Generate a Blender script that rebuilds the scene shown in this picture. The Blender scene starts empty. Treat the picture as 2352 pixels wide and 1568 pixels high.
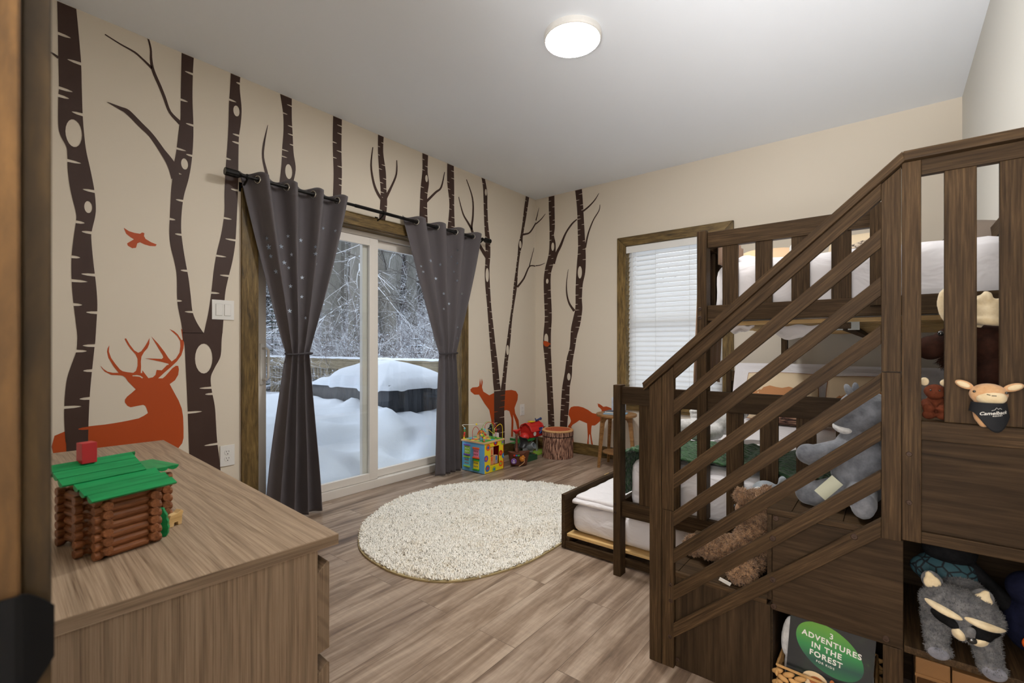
# A child's bedroom with forest decals, bunk bed and a sliding door onto a snowy deck
LAMP_E = 104.0      # ceiling lamp diffuser
SKY_E = 1.2
BOUNCE_FILL_W = 25
EXPO = 0.76
FRONT_FILL_W = 35
import bpy, bmesh, math, random
import numpy as np
from mathutils import Vector, Matrix, Euler, noise
from mathutils.geometry import tessellate_polygon
random.seed(7)
rng = np.random.default_rng(7)
PI = math.pi
SC = bpy.context.scene
COL = SC.collection
# ---------------------------------------------------------------- camera geometry (also used to read wall positions)
CF, CCX, CCY = 1081.0, 1176.0, 798.0
CA = math.radians(38.76)
CAM = Vector((3.071, -4.242, 1.10))
FW = Vector((-math.sin(CA), math.cos(CA), 0)); RT = Vector((math.cos(CA), math.sin(CA), 0))
def hit(px, py, ax, val):
    d = FW + RT * ((px - CCX) / CF) + Vector((0, 0, 1)) * ((CCY - py) / CF)
    return CAM + d * ((val - CAM[ax]) / d[ax])

# ---------------------------------------------------------------- objects
def tag(o, label=None, cat=None, group=None, kind=None):
    if label: o['label'] = label
    if cat: o['category'] = cat
    if group: o['group'] = group
    if kind: o['kind'] = kind
    return o
def thing(name, label, cat, loc=(0, 0, 0), rz=0, group=None):
    o = bpy.data.objects.new(name, None); COL.objects.link(o)
    o.location = loc; o.rotation_euler = (0, 0, rz); o.empty_display_size = .05
    return tag(o, label, cat, group)
WM = {}
def wmat(o):
    m = Matrix.LocRotScale(o.location, o.rotation_euler, o.scale)
    return wmat(o.parent) @ m if o.parent else m
def link(name, me, parent=None, mat=None, local=False, smooth=False):
    """mesh vertices are world coordinates unless local"""
    if parent is not None and not local:
        me.transform(wmat(parent).inverted())
    o = bpy.data.objects.new(name, me); COL.objects.link(o)
    if parent is not None: o.parent = parent
    if mat is not None:
        for m in (mat if isinstance(mat, (list, tuple)) else [mat]): me.materials.append(m)
    if smooth: me.shade_smooth()
    return o

class MB:
    def __init__(s): s.v = []; s.f = []; s.mi = []; s.cur = 0
    def add(s, vs, fs):
        n = len(s.v); s.v += [tuple(p) for p in vs]
        s.f += [tuple(n + i for i in f) for f in fs]; s.mi += [s.cur] * len(fs); return s
    def box(s, x0, x1, y0, y1, z0, z1, M=None):
        vs = [Vector(p) for p in ((x0,y0,z0),(x1,y0,z0),(x1,y1,z0),(x0,y1,z0),(x0,y0,z1),(x1,y0,z1),(x1,y1,z1),(x0,y1,z1))]
        if M is not None: vs = [M @ p for p in vs]
        return s.add(vs, [(3,2,1,0),(4,5,6,7),(0,1,5,4),(1,2,6,5),(2,3,7,6),(3,0,4,7)])
    def tube(s, path, rad, n=10, caps=True, flat=1.0):
        P = [Vector(p) for p in path]
        R = rad if isinstance(rad, (list, tuple)) else [rad] * len(P)
        base = len(s.v); up = None
        for i, p in enumerate(P):
            t = (P[min(i + 1, len(P) - 1)] - P[max(i - 1, 0)])
            t = t.normalized() if t.length > 1e-9 else Vector((0, 0, 1))
            if up is None:
                up = t.orthogonal().normalized()
            else:
                up = (up - t * up.dot(t)); up = up.normalized() if up.length > 1e-6 else t.orthogonal().normalized()
            b = t.cross(up)
            for k in range(n):
                a = 2 * PI * k / n
                s.v.append(tuple(p + up * (R[i] * math.cos(a)) + b * (R[i] * flat * math.sin(a))))
        for i in range(len(P) - 1):
            for k in range(n):
                a = base + i * n + k; b2 = base + i * n + (k + 1) % n
                s.f.append((a, b2, b2 + n, a + n)); s.mi.append(s.cur)
        if caps:
            s.f.append(tuple(base + k for k in range(n))[::-1]); s.mi.append(s.cur)
            s.f.append(tuple(base + (len(P) - 1) * n + k for k in range(n))); s.mi.append(s.cur)
        return s
    def lathe(s, prof, c=(0, 0, 0), n=24, M=None):
        base = len(s.v); c = Vector(c)
        for r, z in prof:
            for k in range(n):
                a = 2 * PI * k / n; p = Vector((r * math.cos(a), r * math.sin(a), z))
                if M is not None: p = M @ p
                s.v.append(tuple(p + c))
        for i in range(len(prof) - 1):
            for k in range(n):
                a = base + i * n + k; b = base + i * n + (k + 1) % n
                s.f.append((a, b, b + n, a + n)); s.mi.append(s.cur)
        s.f.append(tuple(base + k for k in range(n))[::-1]); s.mi.append(s.cur)
        s.f.append(tuple(base + (len(prof) - 1) * n + k for k in range(n))); s.mi.append(s.cur)
        return s
    def ell(s, c, r, rot=(0, 0, 0), nu=16, nv=10):
        M = Matrix.Translation(c) @ Euler(rot).to_matrix().to_4x4()
        if isinstance(r, (int, float)): r = (r, r, r)
        vs = [M @ Vector((0, 0, -r[2]))]
        for j in range(1, nv):
            ph = -PI / 2 + PI * j / nv
            for k in range(nu):
                a = 2 * PI * k / nu
                vs.append(M @ Vector((r[0] * math.cos(ph) * math.cos(a), r[1] * math.cos(ph) * math.sin(a), r[2] * math.sin(ph))))
        vs.append(M @ Vector((0, 0, r[2]))); fs = []
        for k in range(nu): fs.append((0, 1 + (k + 1) % nu, 1 + k))
        for j in range(nv - 2):
            for k in range(nu):
                a = 1 + j * nu + k; b = 1 + j * nu + (k + 1) % nu
                fs.append((a, b, b + nu, a + nu))
        L = len(vs) - 1
        for k in range(nu): fs.append((1 + (nv - 2) * nu + k, 1 + (nv - 2) * nu + (k + 1) % nu, L))
        return s.add(vs, fs)
    def limb(s, p0, p1, r0, r1=None, n=12):
        r1 = r0 if r1 is None else r1
        s.tube([p0, p1], [r0, r1], n); s.ell(p0, r0, nu=n, nv=8); s.ell(p1, r1, nu=n, nv=8); return s
    def prism(s, poly, M, h):
        """2D poly in local xy of M, extruded h along local z (centred at 0..h)"""
        n = len(poly); tr = tessellate_polygon([[Vector((x, y, 0)) for x, y in poly]])
        vs = [M @ Vector((x, y, 0)) for x, y in poly] + [M @ Vector((x, y, h)) for x, y in poly]
        fs = [tuple(t) for t in tr] + [tuple(n + i for i in t[::-1]) for t in tr]
        fs += [(i, (i + 1) % n, n + (i + 1) % n, n + i) for i in range(n)]
        return s.add(vs, fs)
    def grid(s, fn, nu, nv, closed=False):
        base = len(s.v)
        for j in range(nv + 1):
            for i in range(nu + 1): s.v.append(tuple(fn(i / nu, j / nv)))
        for j in range(nv):
            for i in range(nu):
                a = base + j * (nu + 1) + i
                s.f.append((a, a + 1, a + nu + 2, a + nu + 1)); s.mi.append(s.cur)
        return s
    def build(s, name, mat=None, parent=None, smooth=False, bevel=0, local=False, label=None, fix=True):
        me = bpy.data.meshes.new(name); me.from_pydata(s.v, [], s.f); me.update()
        if any(s.mi): me.polygons.foreach_set('material_index', s.mi)
        if fix or bevel:
            bm = bmesh.new(); bm.from_mesh(me)
            bmesh.ops.recalc_face_normals(bm, faces=bm.faces)
            if bevel:
                ed = [e for e in bm.edges if len(e.link_faces) == 2 and e.calc_face_angle(0) > .6]
                bmesh.ops.bevel(bm, geom=ed, offset=bevel, segments=2, profile=.6, affect='EDGES', clamp_overlap=True)
            bm.to_mesh(me); bm.free()
        o = link(name, me, parent, mat, local, smooth)
        if label: o['label'] = label
        return o

def board(name, c, d, parent, mat, rot=None, bevel=.0018, label=None):
    """A plank whose own longest side is its local X (so the grain runs along it)."""
    c = Vector(c); R = rot.to_matrix() if isinstance(rot, Euler) else (rot or Matrix.Identity(3))
    ax = max(range(3), key=lambda i: d[i])
    P = [Matrix.Identity(3), Matrix(((0,-1,0),(1,0,0),(0,0,1))), Matrix(((0,0,-1),(0,1,0),(1,0,0)))][ax]
    dd = [[d[0],d[1],d[2]],[d[1],d[0],d[2]],[d[2],d[1],d[0]]][ax]
    mb = MB(); mb.box(-dd[0]/2, dd[0]/2, -dd[1]/2, dd[1]/2, -dd[2]/2, dd[2]/2)
    o = mb.build(name, mat, None, bevel=bevel, label=label)
    M = Matrix.Translation(c) @ (R @ P).to_4x4()
    if parent is not None:
        o.parent = parent; M = wmat(parent).inverted() @ M
    loc, q, sc = M.decompose(); o.location = loc; o.rotation_euler = q.to_euler()
    return o
def bb(name, x0, x1, y0, y1, z0, z1, parent, mat, **k):
    return board(name, ((x0+x1)/2, (y0+y1)/2, (z0+z1)/2), (abs(x1-x0), abs(y1-y0), abs(z1-z0)), parent, mat, **k)
def slant(name, p0, p1, w, th, parent, mat, plumb=True, **k):
    """board from p0 to p1; th along y, w perpendicular"""
    p0 = Vector(p0); p1 = Vector(p1); x = (p1 - p0).normalized(); y = Vector((0, 1, 0)); z = x.cross(y)
    R = Matrix((x, y, z)).transposed()
    L = (p1 - p0).length; o = board(name, (p0 + p1) / 2, (L, th, w), parent, mat, rot=R, **k)
    if plumb:      # ends cut plumb where the board meets a post
        tn = x.z / x.x
        for v in o.data.vertices:
            if abs(v.co.x) > L/2 - .004: v.co.x += v.co.z * tn
    return o

def merged(mb, voxel, smooth=3, factor=.6):
    """union of overlapping closed shapes as one continuous skin"""
    me = bpy.data.meshes.new('tmp'); me.from_pydata(mb.v, [], mb.f); me.update()
    bm = bmesh.new(); bm.from_mesh(me); bmesh.ops.recalc_face_normals(bm, faces=bm.faces); bm.to_mesh(me); bm.free()
    o = bpy.data.objects.new('tmp', me); COL.objects.link(o)
    m = o.modifiers.new('r', 'REMESH'); m.mode = 'VOXEL'; m.voxel_size = voxel
    if smooth:
        m = o.modifiers.new('s', 'SMOOTH'); m.iterations = smooth; m.factor = factor
    bpy.context.view_layer.update()
    ev = o.evaluated_get(bpy.context.evaluated_depsgraph_get())
    out = bpy.data.meshes.new_from_object(ev)
    bpy.data.objects.remove(o); return out
def plush(name, mb, mat, parent, voxel=.005, smooth=3, label=None):
    me = merged(mb, voxel, smooth); me.name = name
    me.materials.clear()
    o = link(name, me, parent, mat, smooth=True)
    if label: o['label'] = label
    return o
def tufts(name, pts, nrm, length, width, mat, parent, seed=0, jit=.6, curl=.5, tipk=.5):
    """many small tapered tufts as one numpy built mesh"""
    r = np.random.default_rng(seed); n = len(pts)
    nrm = nrm / np.linalg.norm(nrm, axis=1, keepdims=True)
    a = np.cross(nrm, r.normal(size=(n, 3))); a /= np.linalg.norm(a, axis=1, keepdims=True) + 1e-9
    b = np.cross(nrm, a)
    L = length * (.6 + .8 * r.random((n, 1))); W = width * (.7 + .6 * r.random((n, 1)))
    d = nrm + jit * r.normal(size=(n, 3)) * .6; d /= np.linalg.norm(d, axis=1, keepdims=True)
    d2 = d + curl * r.normal(size=(n, 3)); d2 /= np.linalg.norm(d2, axis=1, keepdims=True)
    mid = pts + d * L * .55; tip = mid + d2 * L * tipk
    V = np.empty((n, 7, 3))
    for k in range(3):
        c, s_ = math.cos(2*PI*k/3), math.sin(2*PI*k/3); off = a * c + b * s_
        V[:, k] = pts + off * W; V[:, 3 + k] = mid + off * W * .8
    V[:, 6] = tip
    base = (np.arange(n) * 7)[:, None]
    Q = np.concatenate([base + np.array([[0, 1, 4, 3]]), base + np.array([[1, 2, 5, 4]]), base + np.array([[2, 0, 3, 5]])])
    T = np.concatenate([base + np.array([[3, 4, 6]]), base + np.array([[4, 5, 6]]), base + np.array([[5, 3, 6]])])
    me = bpy.data.meshes.new(name); me.vertices.add(n * 7); me.vertices.foreach_set('co', V.reshape(-1))
    nl = Q.size + T.size; me.loops.add(nl); me.loops.foreach_set('vertex_index', np.concatenate([Q.reshape(-1), T.reshape(-1)]).astype(np.int32))
    npoly = len(Q) + len(T); me.polygons.add(npoly)
    ls = np.concatenate([np.arange(len(Q)) * 4, len(Q) * 4 + np.arange(len(T)) * 3]).astype(np.int32)
    me.polygons.foreach_set('loop_start', ls); me.update(calc_edges=True); me.validate()
    return link(name, me, parent, mat, smooth=True)
def sample(me, n, M, seed=0):
    """random points + normals on a mesh"""
    r = np.random.default_rng(seed); me.calc_loop_triangles()
    tri = np.empty(len(me.loop_triangles) * 3, np.int32); me.loop_triangles.foreach_get('vertices', tri); tri = tri.reshape(-1, 3)
    co = np.empty(len(me.vertices) * 3, np.float32); me.vertices.foreach_get('co', co); co = co.reshape(-1, 3)
    A, B, C = co[tri[:, 0]], co[tri[:, 1]], co[tri[:, 2]]
    nn = np.cross(B - A, C - A); ar = np.linalg.norm(nn, axis=1); idx = r.choice(len(tri), n, p=ar / ar.sum())
    u, v = r.random((n, 1)), r.random((n, 1)); sw = (u + v) > 1; u = np.where(sw, 1 - u, u); v = np.where(sw, 1 - v, v)
    P = A[idx] + u * (B - A)[idx] + v * (C - A)[idx]; N = nn[idx] / ar[idx][:, None]
    R = np.array(M.to_3x3()); t = np.array(M.translation)
    return P @ R.T + t, N @ R.T
def softbox(x0, x1, y0, y1, z0, z1, r, step=.03, amp=.006, freq=6, seed=0, puff=0):
    bm = bmesh.new()
    mb = MB(); nx = max(2, int((x1-x0)/step)); ny = max(2, int((y1-y0)/step)); nz = max(2, int((z1-z0)/step))
    X = lambda u: x0 + (x1-x0)*u; Y = lambda u: y0+(y1-y0)*u; Z = lambda u: z0+(z1-z0)*u
    for z in (z0, z1): mb.grid(lambda u, v: (X(u), Y(v), z), nx, ny)
    for x in (x0, x1): mb.grid(lambda u, v: (x, Y(u), Z(v)), ny, nz)
    for y in (y0, y1): mb.grid(lambda u, v: (X(u), y, Z(v)), nx, nz)
    out = []
    for p in mb.v:
        p = Vector(p); q = Vector((min(max(p.x, x0+r), x1-r), min(max(p.y, y0+r), y1-r), min(max(p.z, z0+r), z1-r)))
        d = p - q; n = d.normalized() if d.length > 1e-6 else Vector((0, 0, 1))
        p = q + n * r if d.length > 1e-6 else p
        w = noise.noise(Vector((p.x*freq, p.y*freq, p.z*freq*.6)) + Vector((seed*7.1,) * 3)) + .5*noise.noise(p*freq*2.7 + Vector((seed*3.3,)*3))
        cx = (p.x-x0)/(x1-x0)*2-1; cy = (p.y-y0)/(y1-y0)*2-1
        pf = puff*(1-cx*cx)*(1-cy*cy) if p.z > (z0+z1)/2 else 0
        out.append(p + n*(amp*w) + Vector((0, 0, pf)))
    mb.v = [tuple(p) for p in out]
    me = bpy.data.meshes.new('soft'); me.from_pydata(mb.v, [], mb.f); me.update()
    bm.from_mesh(me); bmesh.ops.remove_doubles(bm, verts=bm.verts, dist=1e-5); bmesh.ops.recalc_face_normals(bm, faces=bm.faces); bm.to_mesh(me); bm.free()
    return me
def pillow_mesh(w, h, t, M, flange=0, n=28, seed=0, crumple=.004):
    mb = MB()
    for sgn in (1, -1):
        def fn(u, v):
            a = (u*2-1)*(1+flange/w*2); b = (v*2-1)*(1+flange/h*2)
            aa = min(1, abs(a)); cc = min(1, abs(b))
            z = t/2*(max(0, 1-aa**3.2)*max(0, 1-cc**3.2))**.55
            pin = 1 - .05*(cc**2) if flange == 0 else 1; pin2 = 1 - .05*(aa**2) if flange == 0 else 1
            x = a*w/2*pin; y = b*h/2*pin2
            nz = noise.noise(Vector((x*9, y*9, seed*5.3)))*crumple
            return M @ Vector((x, y, sgn*(z+.0015)+nz))
        mb.grid(fn, n, n)
    return mb
# ---------------------------------------------------------------- materials
def srgb(r, g, b):
    f = lambda c: c/255/12.92 if c/255 <= .04045 else ((c/255+.055)/1.055)**2.4
    return (f(r), f(g), f(b), 1)
class NT:
    def __init__(s, name):
        s.m = bpy.data.materials.new(name); s.m.use_nodes = True; s.t = s.m.node_tree
        s.b = s.t.nodes['Principled BSDF']; s.out = s.t.nodes['Material Output']
    def n(s, typ, **k):
        nd = s.t.nodes.new(typ)
        for a, v in k.items():
            if a in nd.inputs: nd.inputs[a].default_value = v
            else: setattr(nd, a, v)
        return nd
    def l(s, a, ao, b, bi): s.t.links.new(a.outputs[ao], b.inputs[bi]); return b
    def coord(s, kind='Object', scale=(1, 1, 1), rand=False, loc=(0, 0, 0), rot=(0, 0, 0)):
        tc = s.n('ShaderNodeTexCoord'); mp = s.n('ShaderNodeMapping')
        mp.inputs['Scale'].default_value = scale; mp.inputs['Location'].default_value = loc; mp.inputs['Rotation'].default_value = rot
        if rand:
            oi = s.n('ShaderNodeObjectInfo'); mu = s.n('ShaderNodeVectorMath', operation='SCALE'); mu.inputs[0].default_value = (13.7, 7.3, 5.1)
            s.t.links.new(oi.outputs['Random'], mu.inputs['Scale'])
            ad = s.n('ShaderNodeVectorMath', operation='ADD'); s.t.links.new(tc.outputs[kind], ad.inputs[0]); s.t.links.new(mu.outputs[0], ad.inputs[1])
            s.t.links.new(ad.outputs[0], mp.inputs['Vector'])
        else: s.t.links.new(tc.outputs[kind], mp.inputs['Vector'])
        return mp
    def noise(s, mp, scale=5, detail=4, rough=.55, dist=0):
        nz = s.n('ShaderNodeTexNoise'); nz.inputs['Scale'].default_value = scale; nz.inputs['Detail'].default_value = detail
        nz.inputs['Roughness'].default_value = rough; nz.inputs['Distortion'].default_value = dist
        s.t.links.new(mp.outputs[0], nz.inputs['Vector']); return nz
    def ramp(s, src, out, stops):
        r = s.n('ShaderNodeValToRGB'); e = r.color_ramp.elements
        while len(e) < len(stops): e.new(.5)
        for i, (p, c) in enumerate(stops): e[i].position = p; e[i].color = c
        s.t.links.new(src.outputs[out], r.inputs['Fac']); return r
    def mix(s, a, ao, b, bo, fac=.5, typ='MULTIPLY', facsrc=None):
        m = s.n('ShaderNodeMix', data_type='RGBA', blend_type=typ); m.inputs[0].default_value = fac
        for src, o, i in ((a, ao, 6), (b, bo, 7)):
            if isinstance(src, tuple): m.inputs[i].default_value = src
            else: s.t.links.new(src.outputs[o], m.inputs[i])
        if facsrc: s.t.links.new(facsrc[0].outputs[facsrc[1]], m.inputs[0])
        return m
    def bump(s, src, out, strength=.3, dist=.002):
        b = s.n('ShaderNodeBump'); b.inputs['Strength'].default_value = strength; b.inputs['Distance'].default_value = dist
        s.t.links.new(src.outputs[out], b.inputs['Height']); s.t.links.new(b.outputs[0], s.b.inputs['Normal']); return b
    def col(s, src, out=0): s.t.links.new(src.outputs[out], s.b.inputs['Base Color'])
MATS = {}
def plain(name, c, rough=.6, metal=0, spec=.5, bump=0, bscale=80, var=0, vscale=6, coat=0, emit=None, es=1, sheen=0):
    if name in MATS: return MATS[name]
    t = NT(name); t.b.inputs['Base Color'].default_value = c; t.b.inputs['Roughness'].default_value = rough
    t.b.inputs['Metallic'].default_value = metal; t.b.inputs['Specular IOR Level'].default_value = spec
    if coat: t.b.inputs['Coat Weight'].default_value = coat
    if sheen: t.b.inputs['Sheen Weight'].default_value = sheen; t.b.inputs['Sheen Roughness'].default_value = .5
    if var:
        nz = t.noise(t.coord(rand=True), vscale, 3); k = 1-var
        r = t.ramp(nz, 'Fac', [(.3, (c[0]*k, c[1]*k, c[2]*k, 1)), (.7, (min(1, c[0]*(1+var)), min(1, c[1]*(1+var)), min(1, c[2]*(1+var)), 1))]); t.col(r)
    if bump: t.bump(t.noise(t.coord(), bscale, 3), 'Fac', bump, .002)
    if emit: t.b.inputs['Emission Color'].default_value = emit; t.b.inputs['Emission Strength'].default_value = es
    MATS[name] = t.m; return t.m
def wood(name, dark, mid, light, gs=(1.6, 26, 26), rough=.5, var=.25, bump=.25, streak=(0.7, 5, 5), spec=.35, coordk='Object', axis=None):
    """grain along local X"""
    t = NT(name); rot = (0, 0, 0)
    mp = t.coord(coordk, gs, rand=True); n1 = t.noise(mp, 3.5, 6, .65, .4)
    r = t.ramp(n1, 'Fac', [(.28, dark), (.5, mid), (.75, light)])
    mp2 = t.coord(coordk, streak, rand=True); n2 = t.noise(mp2, 3, 3, .5, .8)
    r2 = t.ramp(n2, 'Fac', [(.3, (1-var*1.6,)*3+(1,)), (.7, (1, 1, 1, 1))])
    m = t.mix(r, 0, r2, 0, 1.0); 
    oi = t.n('ShaderNodeObjectInfo'); rr = t.ramp(oi, 'Random', [(0, (1-var*.7,)*3+(1,)), (1, (1, 1, 1, 1))])
    m2 = t.mix(m, 2, rr, 0, 1.0); t.col(m2, 2)
    t.b.inputs['Roughness'].default_value = rough; t.b.inputs['Specular IOR Level'].default_value = spec
    t.bump(n1, 'Fac', bump, .001); MATS[name] = t.m; return t.m

W_BUNK = wood('bunk_wood', srgb(48, 35, 22), srgb(76, 58, 39), srgb(107, 84, 57), gs=(1.8, 55, 55), rough=.55, var=.22, spec=.12, bump=.3)
W_BUNKP = wood('bunk_panel_wood', srgb(44, 33, 22), srgb(64, 49, 34), srgb(84, 66, 46), gs=(1.2, 22, 22), rough=.6, var=.15, spec=.12)
W_TRIM = wood('rustic_trim_wood', srgb(66, 52, 28), srgb(134, 108, 62), srgb(172, 143, 90), gs=(2.2, 16, 16), rough=.5, var=.35)
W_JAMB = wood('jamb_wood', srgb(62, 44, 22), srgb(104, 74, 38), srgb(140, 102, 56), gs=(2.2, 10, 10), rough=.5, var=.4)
W_PINE = wood('pine', srgb(196, 156, 96), srgb(222, 184, 124), srgb(236, 204, 150), gs=(1.2, 18, 18), rough=.55, var=.08)
W_LOG = wood('toy_log_wood', srgb(112, 66, 38), srgb(150, 94, 58), srgb(184, 124, 82), gs=(6, 60, 60), rough=.45, var=.25)
W_TABLE = wood('side_table_wood', srgb(120, 82, 44), srgb(160, 116, 70), srgb(186, 142, 92), gs=(2, 20, 20), rough=.45, var=.15)
W_DECK = wood('weathered_deck_wood', srgb(110, 98, 78), srgb(158, 143, 116), srgb(186, 172, 142), gs=(1.5, 14, 14), rough=.8, var=.2)
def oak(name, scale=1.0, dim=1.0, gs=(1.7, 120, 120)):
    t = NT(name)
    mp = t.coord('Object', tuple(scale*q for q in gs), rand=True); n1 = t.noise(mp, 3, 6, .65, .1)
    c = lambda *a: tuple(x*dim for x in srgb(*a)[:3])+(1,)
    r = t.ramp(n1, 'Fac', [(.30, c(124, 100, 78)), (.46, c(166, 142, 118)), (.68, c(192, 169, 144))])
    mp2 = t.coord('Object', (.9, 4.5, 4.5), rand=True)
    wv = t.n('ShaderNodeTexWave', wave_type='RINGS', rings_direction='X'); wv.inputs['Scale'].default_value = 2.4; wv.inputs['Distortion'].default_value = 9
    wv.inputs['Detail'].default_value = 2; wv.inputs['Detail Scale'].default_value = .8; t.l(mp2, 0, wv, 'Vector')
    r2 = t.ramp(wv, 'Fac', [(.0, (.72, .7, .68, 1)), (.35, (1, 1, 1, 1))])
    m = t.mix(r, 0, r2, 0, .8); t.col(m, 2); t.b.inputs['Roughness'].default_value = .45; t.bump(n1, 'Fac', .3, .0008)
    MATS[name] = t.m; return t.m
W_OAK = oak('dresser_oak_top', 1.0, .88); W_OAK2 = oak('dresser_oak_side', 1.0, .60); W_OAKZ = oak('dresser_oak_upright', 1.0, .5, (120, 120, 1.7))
# floor planks, running along the room's y
def floor_mat():
    t = NT('plank_floor'); tc = t.n('ShaderNodeTexCoord'); sp = t.n('ShaderNodeSeparateXYZ'); t.l(tc, 'Object', sp, 0)
    cb = t.n('ShaderNodeCombineXYZ'); t.l(sp, 'Y', cb, 'X'); t.l(sp, 'X', cb, 'Y')
    br = t.n('ShaderNodeTexBrick', offset=.37, offset_frequency=2); t.l(cb, 0, br, 'Vector')
    for k, v in (('Scale', 1), ('Mortar Size', .0011), ('Mortar Smooth', .2), ('Bias', 0), ('Brick Width', 1.22), ('Row Height', .182)): br.inputs[k].default_value = v
    br.inputs['Color1'].default_value = (0, 0, 0, 1); br.inputs['Color2'].default_value = (1, 1, 1, 1); br.inputs['Mortar'].default_value = (.5, .5, .5, 1)
    sc = t.n('ShaderNodeVectorMath', operation='SCALE'); t.l(br, 'Color', sc, 0); sc.inputs['Scale'].default_value = 9.3
    ad = t.n('ShaderNodeVectorMath', operation='ADD'); t.l(cb, 0, ad, 0); t.l(sc, 0, ad, 1)
    def nz(s, scale, det, ro, di=0):
        mp = t.n('ShaderNodeMapping'); mp.inputs['Scale'].default_value = s; t.l(ad, 0, mp, 'Vector'); return t.noise(mp, scale, det, ro, di)
    n1 = nz((.9, 9, 9), 1.6, 5, .6, .6); n2 = nz((3, 60, 60), 2, 4, .7); n3 = nz((55, 5, 5), 1.2, 2, .5)
    r = t.ramp(n1, 'Fac', [(.30, srgb(98, 80, 66)), (.44, srgb(145, 124, 106)), (.56, srgb(176, 156, 138)), (.72, srgb(196, 178, 160))])
    r2 = t.ramp(n2, 'Fac', [(.3, (.72, .7, .68, 1)), (.6, (1, 1, 1, 1))]); r3 = t.ramp(n3, 'Fac', [(.35, (1, 1, 1, 1)), (.75, (1.12, 1.12, 1.12, 1))])
    m = t.mix(r, 0, r2, 0, .8); m = t.mix(m, 2, r3, 0, .8)
    rb = t.ramp(br, 'Color', [(0, (.86, .84, .83, 1)), (1, (1.06, 1.05, 1.03, 1))]); m = t.mix(m, 2, rb, 0, 1)
    rm = t.ramp(br, 'Fac', [(0, (1, 1, 1, 1)), (1, (.45, .42, .4, 1))]); m = t.mix(m, 2, rm, 0, 1)
    t.col(m, 2); t.b.inputs['Roughness'].default_value = .33; t.b.inputs['Specular IOR Level'].default_value = .5
    t.bump(n2, 'Fac', .15, .0008); return t.m
M_FLOOR = floor_mat()
M_WALL = plain('beige_wall_paint', srgb(223, 212, 195), .75, bump=.05, bscale=220)
M_CEIL = plain('ceiling_paint', srgb(240, 245, 252), .85)
M_WALLR = plain('pale_wall_paint', srgb(222, 220, 212), .75)
M_BROWN = plain('brown_vinyl', srgb(66, 45, 37), .55, spec=.4)
M_ORANGE = plain('orange_vinyl', srgb(182, 74, 20), .5, spec=.4)
M_WHITE = plain('white_plastic', srgb(232, 230, 226), .4)
M_FRAME = plain('white_vinyl_frame', srgb(226, 220, 212), .4)
M_BLACK = plain('black_metal', srgb(28, 26, 25), .35, metal=.6)
M_BLACKP = plain('black_plate', srgb(12, 13, 15), .75, spec=.15)
M_STEEL = plain('silver_metal', srgb(200, 198, 190), .25, metal=1)
M_BRONZE = plain('bronze_bolt', srgb(62, 42, 28), .55, metal=.3)
t = NT('white_cotton'); t.b.inputs['Base Color'].default_value = srgb(232, 228, 230); t.b.inputs['Roughness'].default_value = .8
nz = t.noise(t.coord('Object', (1, 2.2, 1.2)), 5, 3, .5, 1.6); t.bump(nz, 'Fac', .55, .03); M_SHEET = t.m
M_FIG = {}
def glass_mat():
    t = NT('window_glass'); t.t.nodes.remove(t.b)
    tr = t.n('ShaderNodeBsdfTransparent'); gl = t.n('ShaderNodeBsdfGlossy'); gl.inputs['Roughness'].default_value = 0
    tr.inputs[0].default_value = (.95, .97, .97, 1)
    mx = t.n('ShaderNodeMixShader'); mx.inputs[0].default_value = .045
    t.l(tr, 0, mx, 1); t.l(gl, 0, mx, 2); t.l(mx, 0, t.out, 'Surface'); return t.m
M_GLASS = glass_mat()
def screen_mat():
    t = NT('insect_screen'); tr = t.n('ShaderNodeBsdfTransparent'); mx = t.n('ShaderNodeMixShader'); mx.inputs[0].default_value = .14
    t.b.inputs['Base Color'].default_value = (.25, .26, .28, 1)
    t.l(tr, 0, mx, 1); t.l(t.b, 0, mx, 2); t.l(mx, 0, t.out, 'Surface'); return t.m
M_SCREEN = screen_mat()
def snow_mat(name='snow', c=(.74, .80, .90, 1)):
    t = NT(name); t.b.inputs['Base Color'].default_value = c; t.b.inputs['Roughness'].default_value = .85
    t.bump(t.noise(t.coord(), 14, 5, .7), 'Fac', .35, .02); return t.m
M_SNOW = snow_mat()
def slat_mat():
    t = NT('blind_slat'); t.b.inputs['Base Color'].default_value = (.86, .86, .86, 1); t.b.inputs['Roughness'].default_value = .4
    tl = t.n('ShaderNodeBsdfTranslucent'); tl.inputs[0].default_value = (.99, .96, .92, 1); mx = t.n('ShaderNodeMixShader'); mx.inputs[0].default_value = .72
    t.l(t.b, 0, mx, 1); t.l(tl, 0, mx, 2); t.l(mx, 0, t.out, 'Surface'); return t.m
M_SLAT = slat_mat()
def cloth_mat(name, c, tl=.0, rough=.8, bump=.15, bs=400):
    t = NT(name); t.b.inputs['Base Color'].default_value = c; t.b.inputs['Roughness'].default_value = rough
    t.b.inputs['Sheen Weight'].default_value = .2
    if bump: t.bump(t.noise(t.coord(), bs, 2), 'Fac', bump, .001)
    if tl:
        x = t.n('ShaderNodeBsdfTranslucent'); x.inputs[0].default_value = c; mx = t.n('ShaderNodeMixShader'); mx.inputs[0].default_value = tl
        t.l(t.b, 0, mx, 1); t.l(x, 0, mx, 2); t.l(mx, 0, t.out, 'Surface')
    return t.m
M_CURT = cloth_mat('grey_curtain_fabric', srgb(98, 92, 95), .08)
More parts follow.
